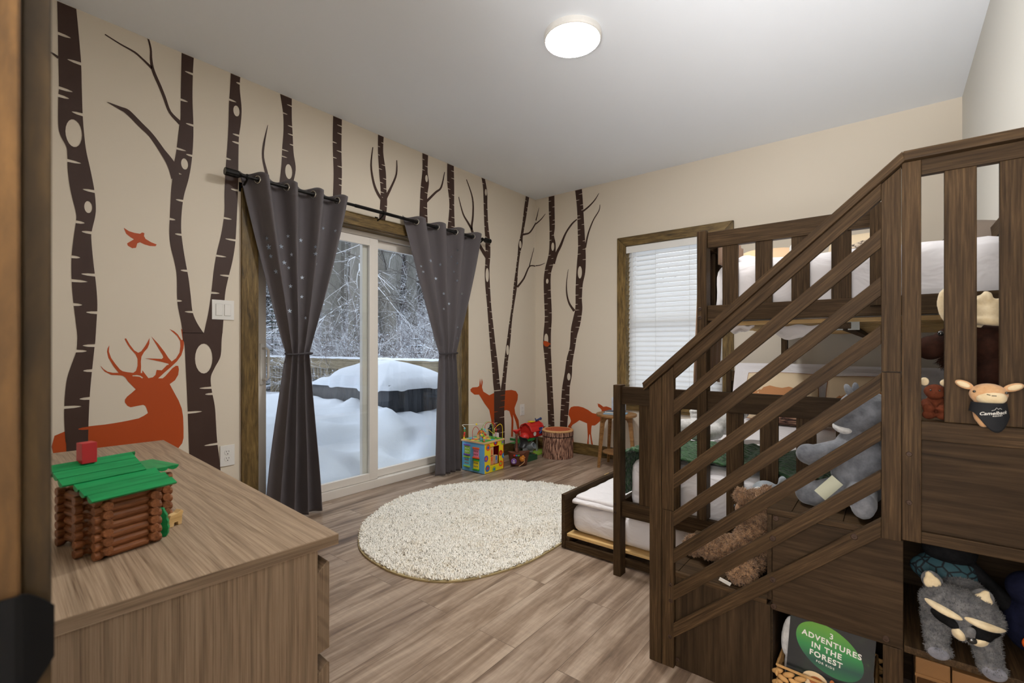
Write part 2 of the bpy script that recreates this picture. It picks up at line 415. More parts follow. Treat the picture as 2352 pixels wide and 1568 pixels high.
def frost_mat(name, base, snow=(.82, .86, .92, 1), thr=.1):
    """bark or twig with snow lying on its upper side"""
    t = NT(name); g = t.n('ShaderNodeNewGeometry'); sp = t.n('ShaderNodeSeparateXYZ'); t.l(g, 'Normal', sp, 0)
    nz = t.noise(t.coord('Object', (1, 1, .35)), 9, 4); ad = t.n('ShaderNodeMath', operation='ADD'); t.l(sp, 'Z', ad, 0); t.l(nz, 'Fac', ad, 1)
    r = t.ramp(ad, 0, [(min(.98, thr+.5), (0, 0, 0, 1)), (min(1, thr+.6), (1, 1, 1, 1))])
    n2 = t.noise(t.coord('Object', (6, 6, 1.6)), 5, 7, .75); rb = t.ramp(n2, 'Fac', [(.3, tuple(x*.45 for x in base[:3])+(1,)), (.7, base)])
    m = t.mix(rb, 0, snow, 0, 1, 'MIX', (r, 0)); t.col(m, 2); t.b.inputs['Roughness'].default_value = .9; return t.m
M_TRUNK = frost_mat('forest_bark', srgb(142, 140, 134), thr=.22)
M_TRUNK2 = frost_mat('dark_forest_bark', srgb(108, 105, 100), thr=.26)
M_TWIG = frost_mat('snowy_twig', srgb(134, 116, 116), thr=-.02)
M_BRANCH = frost_mat('snowy_branch', srgb(92, 84, 78), thr=.08)
# ---------------------------------------------------------------- room shell
RX, RY, RZ = 3.44, -4.20, 2.74
def S(name, mb, m, parent=None, **k):
    o = mb.build(name, m, parent, **k)
    if parent is None: o['kind'] = 'structure'
    return o
mb = MB(); mb.box(-.14, 3.6, -5.6, .14, -.12, 0); S('floor', mb, M_FLOOR)
mb = MB(); mb.box(-.14, 3.6, -4.34, .14, RZ, RZ+.12); S('ceiling', mb, M_CEIL)
DY0, DY1, DZ = -2.95, -1.175, 2.0
mb = MB(); mb.box(-.14, 0, -4.34, DY0, 0, RZ); mb.box(-.14, 0, DY1, .14, 0, RZ); mb.box(-.14, 0, DY0, DY1, DZ, RZ); S('wall_left', mb, M_WALL)
WX0, WX1, WZ0, WZ1 = 1.081, 1.965, .587, 2.077
mb = MB(); mb.box(0, WX0, 0, .14, 0, RZ); mb.box(WX1, RX+.14, 0, .14, 0, RZ); mb.box(WX0, WX1, 0, .14, 0, WZ0); mb.box(WX0, WX1, 0, .14, WZ1, RZ); S('wall_back', mb, M_WALL)
mb = MB(); mb.box(RX, RX+.14, -4.34, 0, 0, RZ); S('wall_right', mb, M_WALLR)
HX0, HX1, HZ = 2.60, 3.40, 2.06
mb = MB(); mb.box(0, HX0-.02, -4.34, RY, 0, RZ); mb.box(HX1+.02, RX, -4.34, RY, 0, RZ); mb.box(HX0-.02, HX1+.02, -4.34, RY, HZ+.02, RZ); S('wall_near', mb, M_WALL)
# hallway the camera looks out of
mb = MB(); mb.box(2.1, 2.16, -5.6, -4.34, 0, 2.5); S('wall_hall_left', mb, M_WALL)
mb = MB(); mb.box(3.6, 3.66, -5.6, -4.34, 0, 2.5); S('wall_hall_right', mb, M_WALL)
mb = MB(); mb.box(2.1, 3.66, -5.66, -5.6, 0, 2.5); S('wall_hall_end', mb, M_WALL)
mb = MB(); mb.box(2.1, 3.66, -5.66, -4.34, 2.5, 2.6); S('ceiling_hall', mb, M_CEIL)
# casing of the sliding door, window and room door
def casing(name, parts, mat=W_TRIM):
    root = bpy.data.objects.new(name, None); COL.objects.link(root); root['kind'] = 'structure'
    for nm, a in parts: bb(nm, *a, root, mat, bevel=.002)
    return root
casing('trim_1', [('side_casing', (0, .018, -3.046, DY0, 0, DZ+.087)), ('side_casing', (0, .018, DY1, -1.084, 0, DZ+.087)),
                  ('head_casing', (0, .018, DY0+.001, DY1-.001, DZ, DZ+.087)),
                  ('head_jamb', (-.09, 0, DY0, DY1, DZ-.006, DZ)), ('side_jamb', (-.09, 0, DY0, DY0+.006, 0, DZ-.007)), ('side_jamb', (-.09, 0, DY1-.006, DY1, 0, DZ-.007))])
def mitre(name, x0, x1, z0, z1, w, y0, y1, mat):
    root = bpy.data.objects.new(name, None); COL.objects.link(root); root['kind'] = 'structure'
    M = Matrix(((1,0,0,0),(0,0,1,y0),(0,1,0,0),(0,0,0,1)))
    for nm, p, rot in (('head_casing', [(x0,z1),(x0+w,z1-w),(x1-w,z1-w),(x1,z1)], 0), ('sill_casing', [(x0,z0),(x0+w,z0+w),(x1-w,z0+w),(x1,z0)], 0),
                       ('side_casing', [(x0,z0),(x0+w,z0+w),(x0+w,z1-w),(x0,z1)], 1), ('side_casing', [(x1,z0),(x1-w,z0+w),(x1-w,z1-w),(x1,z1)], 1)):
        cx = sum(a for a, b in p)/4; cz = sum(b for a, b in p)/4
        q = [(a-cx, b-cz) for a, b in p]
        if rot: q = [(b, -a) for a, b in q]
        m = MB(); m.prism([(a*.998, b*.998) for a, b in q], Matrix.Rotation(PI/2, 4, 'X'), y1-y0)
        o = m.build(nm, mat, None, bevel=.0015); o.parent = root; o.location = (cx, y1, cz)
        if rot: o.rotation_euler = (0, -PI/2, 0)
    return root
mitre('trim_2', .994, 2.052, .50, 2.165, .087, -.018, 0, W_TRIM)
mb = MB()
bb('baseboard_back', .012, 2.02, -.014, 0, 0, .115, None, W_TRIM)['kind'] = 'structure'
bb('baseboard_left', 0, .014, -1.083, -.001, 0, .115, None, W_TRIM)['kind'] = 'structure'
bb('baseboard_left_near', 0, .014, -4.19, -3.048, 0, .115, None, W_TRIM)['kind'] = 'structure'
# the room's own doorway, close to the camera
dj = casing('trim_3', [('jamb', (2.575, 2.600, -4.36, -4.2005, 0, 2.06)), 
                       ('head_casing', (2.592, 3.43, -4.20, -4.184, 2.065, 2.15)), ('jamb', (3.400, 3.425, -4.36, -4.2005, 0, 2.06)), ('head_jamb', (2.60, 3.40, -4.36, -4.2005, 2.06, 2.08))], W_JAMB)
bb('side_casing', 2.505, 2.592, -4.20, -4.184, 0, 2.15, dj, wood('shaded_casing_wood', srgb(34, 26, 15), srgb(62, 48, 28), srgb(92, 72, 42), gs=(2.2, 10, 10), rough=.5, var=.3), bevel=.002)  # shade on this near casing is mixed into the darker wood colours
mb = MB()
q = []
for i in range(13):   # strike plate wraps from the jamb round its room-side edge
    y = -4.232 + .004*i if i < 11 else -4.192+.0045*(i-10)
    x = 2.6022 if i < 8 else 2.6022 - .0009*(i-7)**1.5
    q.append((x, y))
for i in range(12):
    (xa, ya), (xb, yb) = q[i], q[i+1]; h = .036 if i < 9 else .036-.0022*(i-8)**1.5
    h2 = .036 if i+1 < 9 else .036-.0022*(i-7)**1.5
    if True:
        vs = [(xa, ya, .893-h), (xb, yb, .893-h2), (xb, yb, .893+h2), (xa, ya, .893+h), (xa+.002, ya, .893-h), (xb+.002, yb, .893-h2), (xb+.002, yb, .893+h2), (xa+.002, ya, .893+h)]
        mb.add(vs, [(0,1,2,3), (7,6,5,4), (0,4,5,1), (3,2,6,7), (0,3,7,4), (1,5,6,2)])
sp = mb.build('strike_plate', M_BLACKP, dj); sp['label'] = 'black metal latch plate on the door jamb'
mb = MB(); mb.box(2.6040, 2.6046, -4.229, -4.2155, .876, .907); mb.build('latch_hole', plain('latch_recess', srgb(150, 96, 44), .6), sp)

# sliding glass door
d1 = bpy.data.objects.new('door_1', None); COL.objects.link(d1); d1['kind'] = 'structure'
def P(name, boxes, m, parent, **k):
    mb = MB()
    for b in boxes: mb.box(*b)
    return mb.build(name, m, parent, **k)
P('frame', [(-.17, -.09, DY0+.001, -2.907, 0, 1.993), (-.17, -.09, -1.215, DY1-.001, 0, 1.993), (-.17, -.09, -2.907, -1.215, 1.958, 1.993), (-.17, -.075, -2.949, -1.177, 0.0, .062)], M_FRAME, d1, bevel=.003)
sl = P('sliding_sash', [(-.125, -.092, -2.905, -2.856, .064, 1.956), (-.125, -.092, -2.075, -1.998, .064, 1.956), (-.125, -.092, -2.856, -2.075, .064, .118), (-.125, -.092, -2.856, -2.075, 1.895, 1.956)], M_FRAME, d1, bevel=.003)
P('glass_pane', [(-.112, -.106, -2.857, -2.074, .117, 1.896)], M_GLASS, sl)
P('screen', [(-.176, -.175, -2.90, -2.10, .07, 1.95)], M_SCREEN, sl)
fx = P('fixed_sash', [(-.165, -.130, -2.115, -2.065, .064, 1.956), (-.165, -.130, -1.262, -1.217, .064, 1.956), (-.165, -.130, -2.065, -1.262, .064, .122), (-.165, -.130, -2.065, -1.262, 1.895, 1.956)], M_FRAME, d1, bevel=.003)
P('glass_pane', [(-.150, -.144, -2.066, -1.261, .121, 1.896)], M_GLASS, fx)
mb = MB(); mb.box(-.092, -.084, -2.896, -2.872, .86, 1.125)
mb.tube([(-.088, -2.88, 1.095), (-.055, -2.872, 1.095), (-.047, -2.862, 1.085), (-.047, -2.862, .905), (-.055, -2.872, .893), (-.088, -2.88, .893)], .0085, 8)
mb.build('door_handle', M_WHITE, sl, bevel=.001)

# window and blind
w1 = bpy.data.objects.new('window_1', None); COL.objects.link(w1); w1['kind'] = 'structure'
sh = P('window_frame', [(WX0, WX0+.05, .08, .13, WZ0, WZ1), (WX1-.05, WX1, .08, .13, WZ0, WZ1), (WX0+.05, WX1-.05, .08, .13, WZ0, WZ0+.05), (WX0+.05, WX1-.05, .08, .13, WZ1-.05, WZ1), (WX0+.05, WX1-.05, .085, .125, 1.30, 1.34)], M_WHITE, w1, bevel=.002)
P('glass_pane', [(WX0+.05, WX1-.05, .103, .107, WZ0+.05, WZ1-.05)], M_GLASS, w1)
P('window_jamb', [(WX0, WX0+.004, 0, .08, WZ0, WZ1), (WX1-.004, WX1, 0, .08, WZ0, WZ1), (WX0, WX1, 0, .08, WZ0, WZ0+.004)], W_TRIM, w1)
bl = thing('window_blind', 'white horizontal slatted blind lowered in the back window', 'window blind', (1.52, .03, .6))
P('valance', [(1.084, 1.962, -.008, .004, 2.008, 2.072), (1.09, 1.956, .004, .055, 2.03, 2.07)], M_WHITE, bl, bevel=.003)
i = 0; z = 2.040
while z > .63:
    z -= .0455; i += 1
    a = math.radians(64); dy = .025*math.cos(a); dz = .025*math.sin(a)
    mb = MB()
    mb.grid(lambda u, v: (1.098+.850*u, .033+(v*2-1)*dy, z+(v*2-1)*dz+.0025*(1-(v*2-1)**2)), 2, 4)
    mb.v += [(x, y+.0012, zz-.0016) for x, y, zz in mb.v]; n = len(mb.v)//2
    mb.f += [tuple(n+k for k in f[::-1]) for f in mb.f]; mb.mi = [0]*len(mb.f)
    mb.build('slat', M_SLAT, bl, smooth=False, fix=False)
P('bottom_rail', [(1.098, 1.948, .02, .046, .594, .612)], M_WHITE, bl, bevel=.003)
mb = MB()
for x in (1.17, 1.37, 1.68, 1.87):
    mb.tube([(x, .012, 2.03), (x, .012, .61)], .0011, 5); mb.tube([(x, .054, 2.03), (x, .054, .61)], .0011, 5)
mb.build('ladder_cord', M_WHITE, bl)
mb = MB(); mb.tube([(1.145, -.004, 2.01), (1.145, -.004, 1.37)], .0035, 8); mb.build('tilt_wand', M_WHITE, bl)

# ceiling light
cl = thing('ceiling_light', 'round flush white ceiling lamp with a glowing flat diffuser', 'ceiling light', (1.773, -2.118, RZ))
mb = MB(); mb.lathe([(.150, 0), (.150, -.022), (.147, -.030), (.142, -.033), (.142, -.001)], (1.773, -2.118, RZ), 64); mb.build('housing', M_WHITE, cl, smooth=False)
t = NT('lamp_diffuser'); t.b.inputs['Base Color'].default_value = (1, 1, 1, 1); t.b.inputs['Emission Color'].default_value = (1, .985, .95, 1); t.b.inputs['Emission Strength'].default_value = LAMP_E
mb = MB(); mb.lathe([(.1415, -.020), (.1412, -.0322), (.12, -.0332), (.002, -.0338)], (1.773, -2.118, RZ), 64); mb.build('diffuser', t.m, cl, smooth=True)

# electrical plates
def plate(name, label, y, z, w, h, cat, wall='x', kind='outlet'):
    if wall == 'x': M = Matrix(((0,0,1,0),(1,0,0,y),(0,1,0,z),(0,0,0,1)))
    r = thing(name, label, cat, (0, y, z))
    def bx(nm, cx, cz, ww, hh, d0, d1, m, par, bev=.0008):
        mb = MB(); mb.box(cx-ww/2, cx+ww/2, cz-hh/2, cz+hh/2, d0, d1, M); return mb.build(nm, m, par, bevel=bev)
    bx('cover_plate', 0, 0, w, h, .0006, .006, M_WHITE, r)
    if kind == 'switch':
        for s in (-1, 1):
            bx('rocker_surround', s*.0228, 0, .036, .069, .006, .0068, plain('switch_grey', srgb(205, 203, 200), .5), r, 0)
            bx('rocker', s*.0228, 0, .032, .065, .0066, .0095, M_WHITE, r)
    else:
        for s in (-1, 1):
            mb = MB(); mb.lathe([(.017, .006), (.017, .0075), (.0165, .008)], (0, 0, 0), 20, M @ Matrix.Translation((0, s*.0195, 0))); rc = mb.build('receptacle', M_WHITE, r)
            mb = MB()
            for q in (-1, 1): mb.box(q*.0065-.0011, q*.0065+.0011, s*.0195+.001, s*.0195+.009, .0081, .0084, M)
            mb.box(-.0025, .0025, s*.0195-.011, s*.0195-.0065, .0081, .0084, M); mb.build('slot', M_BLACKP, rc)
plate('light_switch', 'white double rocker switch beside the sliding door trim', -3.144, 1.322, .118, .115, 'light switch', kind='switch')
plate('power_outlet', 'white double outlet low on the wall beside the dresser', -3.121, .460, .078, .122, 'outlet')
plate('power_outlet', 'white double outlet behind the toys near the room corner', -.245, .435, .073, .118, 'outlet')

# ---------------------------------------------------------------- curtain rod and curtains
RXX, RZZ = .09, 2.115
cr = thing('curtain_rod', 'black curtain rod with cylindrical end caps above the sliding door', 'curtain rod', (RXX, -2.05, RZZ))
mb = MB(); mb.tube([(RXX, -3.10, RZZ), (RXX, -2.20, RZZ)], .0105, 14); mb.tube([(RXX, -2.32, RZZ), (RXX, -.95, RZZ)], .0125, 14); mb.build('rod', M_BLACK, cr, smooth=False)
for y0, s in ((-3.075, -1), (-.955, 1)):
    mb = MB(); mb.lathe([(.011, 0), (.016, .012), (.0225, .022), (.0225, .088), (.0215, .091)], (RXX, y0, RZZ), 20, Matrix.Rotation(-s*PI/2, 4, 'X'))
    mb.build('end_cap', M_BLACK, cr)
for y in (-3.045, -2.08, -.975):
    mb = MB(); mb.box(.0, .006, y-.012, y+.012, 2.045, 2.10); mb.tube([(.004, y, 2.07), (.05, y, 2.078), (RXX, y, 2.10)], .006, 8)
    mb.tube([(RXX, y-.004, RZZ), (RXX, y+.004, RZZ)], .0165, 14); mb.build('bracket', M_BLACK, cr)

def cut_star_cloth(nm, sts):
    """curtain cloth; white translucent stars stand in for daylight seen through the cut-outs"""
    t = NT('curtain_cloth_'+nm); c = M_CURT_C; t.b.inputs['Base Color'].default_value = c; t.b.inputs['Roughness'].default_value = .8; t.b.inputs['Sheen Weight'].default_value = .2
    uv = t.n('ShaderNodeUVMap', uv_map='cloth'); sp = t.n('ShaderNodeSeparateXYZ'); t.l(uv, 0, sp, 0)
    def M(op, a, b=None):
        n = t.n('ShaderNodeMath', operation=op)
        for i, x in enumerate((a, b)):
            if x is None: continue
            if isinstance(x, (int, float)): n.inputs[i].default_value = x
            else: t.t.links.new(x, n.inputs[i])
        return n.outputs[0]
    acc = None
    for u, v, mu, mv, r in sts:
        dx = M('MULTIPLY', M('SUBTRACT', sp.outputs[0], u), mu); dy = M('MULTIPLY', M('SUBTRACT', v, sp.outputs[1]), mv)
        th = M('ARCTAN2', dx, dy); d = M('SQRT', M('ADD', M('MULTIPLY', dx, dx), M('MULTIPLY', dy, dy)))
        rr_ = M('MULTIPLY', M('ADD', M('MULTIPLY', M('COSINE', M('MULTIPLY', th, 5.0)), .34), .66), r)
        k = M('LESS_THAN', d, rr_); acc = k if acc is None else M('MAXIMUM', acc, k)
    x = t.n('ShaderNodeBsdfTranslucent'); x.inputs[0].default_value = c; mx = t.n('ShaderNodeMixShader'); mx.inputs[0].default_value = .08; t.l(t.b, 0, mx, 1); t.l(x, 0, mx, 2)
    w = t.n('ShaderNodeBsdfTranslucent'); w.inputs[0].default_value = (.98, .98, .98, 1); m2 = t.n('ShaderNodeMixShader'); t.t.links.new(acc, m2.inputs[0]); t.l(mx, 0, m2, 1); t.l(w, 0, m2, 2); t.l(m2, 0, t.out, 'Surface')  # white film put into the star holes so they show bright
    return t.m
M_CURT_C = srgb(96, 90, 93)
def curtain(name, label, top, tie, bot, ztie, nf, grom_y, stars, seed, bulge=.02):
    root = thing(name, label, 'curtain', (.09, (top[0]+top[1])/2, 0), 0, None)
    def prof(v):   # v: 0 top .. 1 bottom
        z = 2.152 - v*(2.152-.012)
        if z > ztie:
            k = (2.152-z)/(2.152-ztie); e = k**1.04
            y0 = top[0]+(tie[0]-top[0])*e; y1 = top[1]+(tie[1]-top[1])*(k**1.15); amp = .056*(1-k)+.020*k
        else:
            k = (ztie-z)/(ztie-.012); e = 1-(1-k)**1.6
            y0 = tie[0]+(bot[0]-tie[0])*(k*.6+e*.4); y1 = tie[1]+(bot[1]-tie[1])*(k*.6+e*.4); amp = .020+.022*e
        return z, y0, y1, amp
    def fn(u, v):
        z, y0, y1, amp = prof(v)
        ph = (u-.09)*nf*2*PI
        w = math.sin(ph); w = math.copysign(abs(w)**.8, w)
        flat = 1 if v > .04 else 1
        nz = noise.noise(Vector((u*5, v*4, seed)))*.010*min(1, v*6)
        y = y0+(y1-y0)*u + .010*math.cos(ph)*(1 if abs(z-ztie) > .05 else .5)
        x = RXX + amp*w*flat + nz + bulge*max(0, 1-abs(z-ztie)/.25)*0
        zz = z + (.006*math.sin(ph*2+1) if v < .01 else 0) + (.006*math.sin(ph) if v > .99 else 0)
        return Vector((x, y, zz))
    NU = nf*22+6
    mb = MB(); mb.grid(fn, NU, 110)
    def metric(u, v): return (fn(u+.004, v)-fn(u-.004, v)).length/.008, (fn(u, v+.004)-fn(u, v-.004)).length/.008
    sts = []
    for (px, py, s) in stars:
        h = hit(px, py, 0, RXX+.01); v = (2.152-h.z)/(2.152-.012); zz, y0, y1, amp = prof(v); u = (h.y-y0)/(y1-y0)
        if not .02 < u < .98: continue
        best = None
        for dd in range(-30, 31):
            p = fn(u+dd*.004, v); r = (p-CAM); n = (fn(u+dd*.004+.003, v)-fn(u+dd*.004-.003, v)).cross(Vector((0, 0, 1)))
            e = abs(r.dot(RT)/r.dot(FW)*CF+CCX-px) + (40 if n.dot(r) > 0 else 0)
            if best is None or e < best[0]: best = (e, u+dd*.004)
        sts.append((best[1], v, *metric(best[1], v), .0112*s))
    o = mb.build('fabric', cut_star_cloth(label[:5], sts), root, smooth=True, fix=False)
    uvl = o.data.uv_layers.new(name='cloth'); vi = np.empty(len(o.data.loops), np.int32); o.data.loops.foreach_get('vertex_index', vi)
    uvl.data.foreach_set('uv', np.c_[(vi % (NU+1))/NU, (vi//(NU+1))/110].astype(np.float32).reshape(-1))
    m = o.modifiers.new('s', 'SOLIDIFY'); m.thickness = .0014
    for kk in range(nf):          # steel eyelets where the fabric crosses the rod
        u = .09+kk/nf; p = fn(u, .0175); mb = MB()
        dn = (fn(u+.006, .0175)-fn(u-.006, .0175)); dn.z = 0; dn.normalize(); nrm = dn.cross(Vector((0, 0, 1)))
        R = Matrix((dn, Vector((0, 0, 1)), nrm)).transposed().to_4x4(); c = Vector((p.x, p.y, RZZ))
        ring = [(Matrix.Translation(c) @ R @ Vector((.0215*math.cos(a), .0215*math.sin(a), .0015))) for a in [2*PI*k/24 for k in range(25)]]
        mb.tube(ring, .0050, 6, caps=False); mb.build('eyelet', M_STEEL, root, smooth=True)
    # gathered tie
    z, y0, y1, amp = prof((2.152-ztie)/(2.152-.012)); pts = []
    for k in range(25):
        a = 2*PI*k/24; pts.append((RXX+.034*math.cos(a), (y0+y1)/2+((y1-y0)/2+.012)*math.sin(a), ztie+.004*math.sin(2*a)))
    mb = MB(); mb.tube(pts, .0065, 8, caps=False); mb.build('tie_band', plain('dark_tie', srgb(60, 56, 60), .8), root, smooth=True)
    return root
curtain('curtain', 'left grey curtain panel with cut-out stars, gathered at the waist', (-3.065, -2.35), (-2.805, -2.655), (-2.93, -2.56), 1.06, 4,
        (-3.005, -2.775, -2.575), [(613, 545, 1), (617, 565, 1.6), (623, 587, 1.2), (634, 623, 1.3), (646, 562, 1.3), (662, 540, 1), (690, 547, 1.2), (670, 584, 1.1), (653, 600, 1.2), (664, 613, .9),
         (694, 635, 1.1), (668, 656, 1.1), (693, 680, 1), (665, 713, 1.2), (725, 569, 1), (726, 585, 1.2), (726, 603, 1), (742, 519, 1), (702, 730, 1), (771, 531, 1)], 1.3)
curtain('curtain', 'right grey curtain panel with cut-out stars, gathered at the waist', (-1.86, -.965), (-1.50, -1.315), (-1.525, -1.275), 1.05, 4,
        (-1.80, -1.55, -1.36, -1.10), [(990, 601, 1.2), (1012, 607, 1.2), (1001, 637, 1.2), (995, 659, 1.1), (1019, 674, 1.1), (1001, 690, 1), (1031, 696, 1.1), (1020, 709, 1), (1037, 587, .9), (1051, 575, .9),
         (1051, 605, .9), (1042, 623, .9), (1050, 645, 1), (1061, 673, 1), (1052, 751, 1), (1051, 776, .9), (967, 609, .9), (972, 622, 1)], 4.1)
# ---------------------------------------------------------------- wall decals (flat vinyl on the wall)
class WallMap:
    def __init__(s, wall): s.w = wall
    def uv(s, px, py):
        h = hit(px, py, 0, 0) if s.w == 'L' else hit(px, py, 1, 0)
        return ((h.y if s.w == 'L' else h.x), min(h.z, RZ-.003))
    def xyz(s, u, v, off): return (off, u, v) if s.w == 'L' else (u, -off, v)
WL, WB = WallMap('L'), WallMap('B')
def add_poly(mb, W, outer, holes=(), off=.0012):
    rings = [[Vector((a, b, 0)) for a, b in outer]] + [[Vector((a, b, 0)) for a, b in h] for h in holes]
    tr = tessellate_polygon(rings); flat = [p for r in rings for p in r]
    mb.add([W.xyz(p.x, p.y, off) for p in flat], [tuple(t) for t in tr])
def interp(pts, z):
    """u at height z on a top-to-bottom polyline"""
    for (a, za), (b, zb) in zip(pts, pts[1:]):
        if zb <= z <= za: return a + (b-a)*((z-za)/(zb-za) if zb != za else 0)
    return pts[0][0] if z > pts[0][1] else pts[-1][0]
def smooth_line(pts, n=5):
    out = []
    P = [pts[0]]+list(pts)+[pts[-1]]
    for i in range(1, len(P)-2):
        p0, p1, p2, p3 = P[i-1], P[i], P[i+1], P[i+2]
        for k in range(n):
            t = k/n
            out.append(tuple(.5*((2*p1[j])+(-p0[j]+p2[j])*t+(2*p0[j]-5*p1[j]+4*p2[j]-p3[j])*t*t+(-p0[j]+3*p1[j]-3*p2[j]+p3[j])*t**3) for j in range(2)))
    out.append(pts[-1]); return out
def stem(mb, W, L, R, slits=None, ovals=(), off=.0012, seed=0, scale=1, ztop=None, zbot=None):
    """L/R: pixel edge polylines, top to bottom. slits: [(side, py, frac)] or None for a natural scatter"""
    Lw = smooth_line([W.uv(*p) for p in L]); Rw = smooth_line([W.uv(*p) for p in R])
    mono = lambda q: [q[0]] + [b for a, b in zip(q, q[1:]) if b[1] < a[1]-1e-5]
    Lw, Rw = mono(Lw), mono(Rw)
    zt = min(Lw[0][1], Rw[0][1]); zb = max(Lw[-1][1], Rw[-1][1])
    r = random.Random(seed); hh = .0052*scale
    if slits is None:
        slits = []; z = zt-.05; side = r.choice((-1, 1))
        while z > zb+.04:
            slits.append((side, z, r.uniform(.34, .6))); z -= r.uniform(.055, .115)*scale; side = -side if r.random() < .72 else side
    else:
        ss = []
        for sd, px, py, fr in slits: ss.append((sd, W.uv(px, py)[1], fr))
        slits = ss
    def edge(pts, sgn, sl):
        zs = {round(zt, 5), round(zb, 5)} | {round(p[1], 5) for p in pts if zb < p[1] < zt}
        notch = {}
        for s_, z, fr in sl:
            if not zb+.012 < z < zt-.012: continue
            zs = {q for q in zs if abs(q-z) > hh*1.3}; zs |= {round(z+hh, 5), round(z, 5), round(z-hh, 5)}
            notch[round(z, 5)] = fr
        out = []
        for z in sorted(zs, reverse=True):
            u = interp(pts, z)
            if z in notch:
                wd = abs(interp(Rw, z)-interp(Lw, z))*notch[z]; dr = sgn
                out += [(u+dr*wd*.55, z+hh*.85), (u+dr*wd*.88, z+hh*.42), (u+dr*wd, z), (u+dr*wd*.88, z-hh*.42), (u+dr*wd*.55, z-hh*.85)]
            else: out.append((u, z))
        return out
    SL = [s_ for s_ in slits if s_[0] < 0]; SR = [s_ for s_ in slits if s_[0] > 0]
    # keep both sides' notches apart in height
    SR = [s_ for s_ in SR if all(abs(s_[1]-q[1]) > hh*2.6 for q in SL)]
    ov = []
    for (px, py, rx, ry) in ovals:
        c = W.uv(px, py); a = W.uv(px+rx, py); b = W.uv(px, py-ry)
        lu, ru = interp(Lw, c[1]), interp(Rw, c[1]); ra = min(abs(a[0]-c[0]), .38*abs(ru-lu)); mg = ra+.09*abs(ru-lu)
        lo, hi = min(lu, ru)+mg, max(lu, ru)-mg; ov.append(((min(max(c[0], lo), hi), c[1]), ra, abs(b[1]-c[1])))
    clash = lambda z: any(abs(z-c[1]) < b+.02 for c, a, b in ov)
    SL = [s_ for s_ in SL if not clash(s_[1])]; SR = [s_ for s_ in SR if not clash(s_[1])]
    outer = edge(Lw, 1, SL) + edge(Rw, -1, SR)[::-1]
    holes = [[(c[0]+a*math.cos(2*PI*k/20), c[1]+b*math.sin(2*PI*k/20)) for k in range(20)] for c, a, b in ov]
    add_poly(mb, W, outer, holes, off)
def branch(mb, W, pts, off=.0014, k=1.0):
    """pts: (px,py,width px)"""
    P = smooth_line([(a, b) for a, b, w in pts], 4); n = 4
    wd = []
    for i in range(len(pts)-1):
        for j in range(n): wd.append(pts[i][2]+(pts[i+1][2]-pts[i][2])*j/n)
    wd.append(pts[-1][2]); A, B = [], []
    for i, p in enumerate(P):
        q0 = P[max(i-1, 0)]; q1 = P[min(i+1, len(P)-1)]; dx, dy = q1[0]-q0[0], q1[1]-q0[1]; L = math.hypot(dx, dy) or 1
        nx, ny = -dy/L*wd[i]/2*k, dx/L*wd[i]/2*k; A.append(W.uv(p[0]+nx, p[1]+ny)); B.append(W.uv(p[0]-nx, p[1]-ny))
    base = len(mb.v)
    for a, b in zip(A, B): mb.v += [W.xyz(a[0], a[1], off), W.xyz(b[0], b[1], off)]
    for i in range(len(A)-1):
        mb.f.append((base+2*i, base+2*i+1, base+2*i+3, base+2*i+2)); mb.mi.append(0)
def sc(pts, s, ox=0, oy=0): return [tuple([p[0]/s+ox, p[1]/s+oy]+[q/s for q in p[2:]]) for p in pts]
def decal(name, label, mb, mat, cat='wall decal', group=None):
    o = mb.build(name, mat, None, fix=False); return tag(o, label, cat, group)
def down(p, dy=160): return [(p[0], p[1]+dy)]
A1 = lambda p: sc(p, 1.96); A2 = lambda p: sc(p, 1.9163, 0, 750); A4 = lambda p: sc(p, 2.12, 1000, 380)
TG = 'birch tree decals'
# 1 nearest trunk
mb = MB()
L = A1([(257,-40),(260,120),(262,250),(265,390),(262,440),(262,560),(272,610),(298,660),(303,700),(305,770),(318,860),(342,960),(341,1000),(330,1080),(322,1160),(322,1250),(328,1340),(340,1440),(347,1500)]) + A2([(340,60),(335,110),(310,180),(293,240),(284,330),(283,420),(288,500),(292,540)])
R = A1([(343,-10),(350,110),(358,200),(365,290),(368,400),(372,520),(378,600),(388,680),(408,770),(425,860),(431,930),(428,975),(413,1040),(411,1080),(420,1180),(432,1280),(438,1370),(434,1450),(429,1530)]) + A2([(417,80),(405,190),(395,300),(390,400),(387,545)])
L += [(150, 1150)]; R += [(201, 1150)]
sl = [(s_, x/1.96, y/1.96, f) for s_, x, y, f in [(1,355,52,.85),(-1,260,150,.6),(1,362,288,.62),(-1,265,395,.6),(-1,263,430,.45),(1,371,517,.46),(-1,304,722,.62),(1,425,862,.5),(-1,342,998,.5),(1,411,1048,.6),(-1,322,1155,.4),(1,427,1238,.6),(-1,322,1262,.66),(-1,331,1370,.36),(1,437,1407,.5),(1,428,1555,.7)]]
sl += [(s_, x/1.9163, y/1.9163+750, f) for s_, x, y, f in [(-1,337,107,.6),(1,406,193,.4),(1,395,315,.42),(-1,284,355,.7),(1,389,446,.45)]]
stem(mb, WL, L, R, sl, A1([(332,600,37,62),(397,932,18,27)]), scale=1.35, off=.0022)
branch(mb, WL, [(110, 118, 3), (122, 124, 4), (134, 133, 6)], off=.0024)
decal('tree_decal', 'thick brown birch trunk decal nearest the door jamb, overlapping the stag', mb, M_BROWN, group=TG)
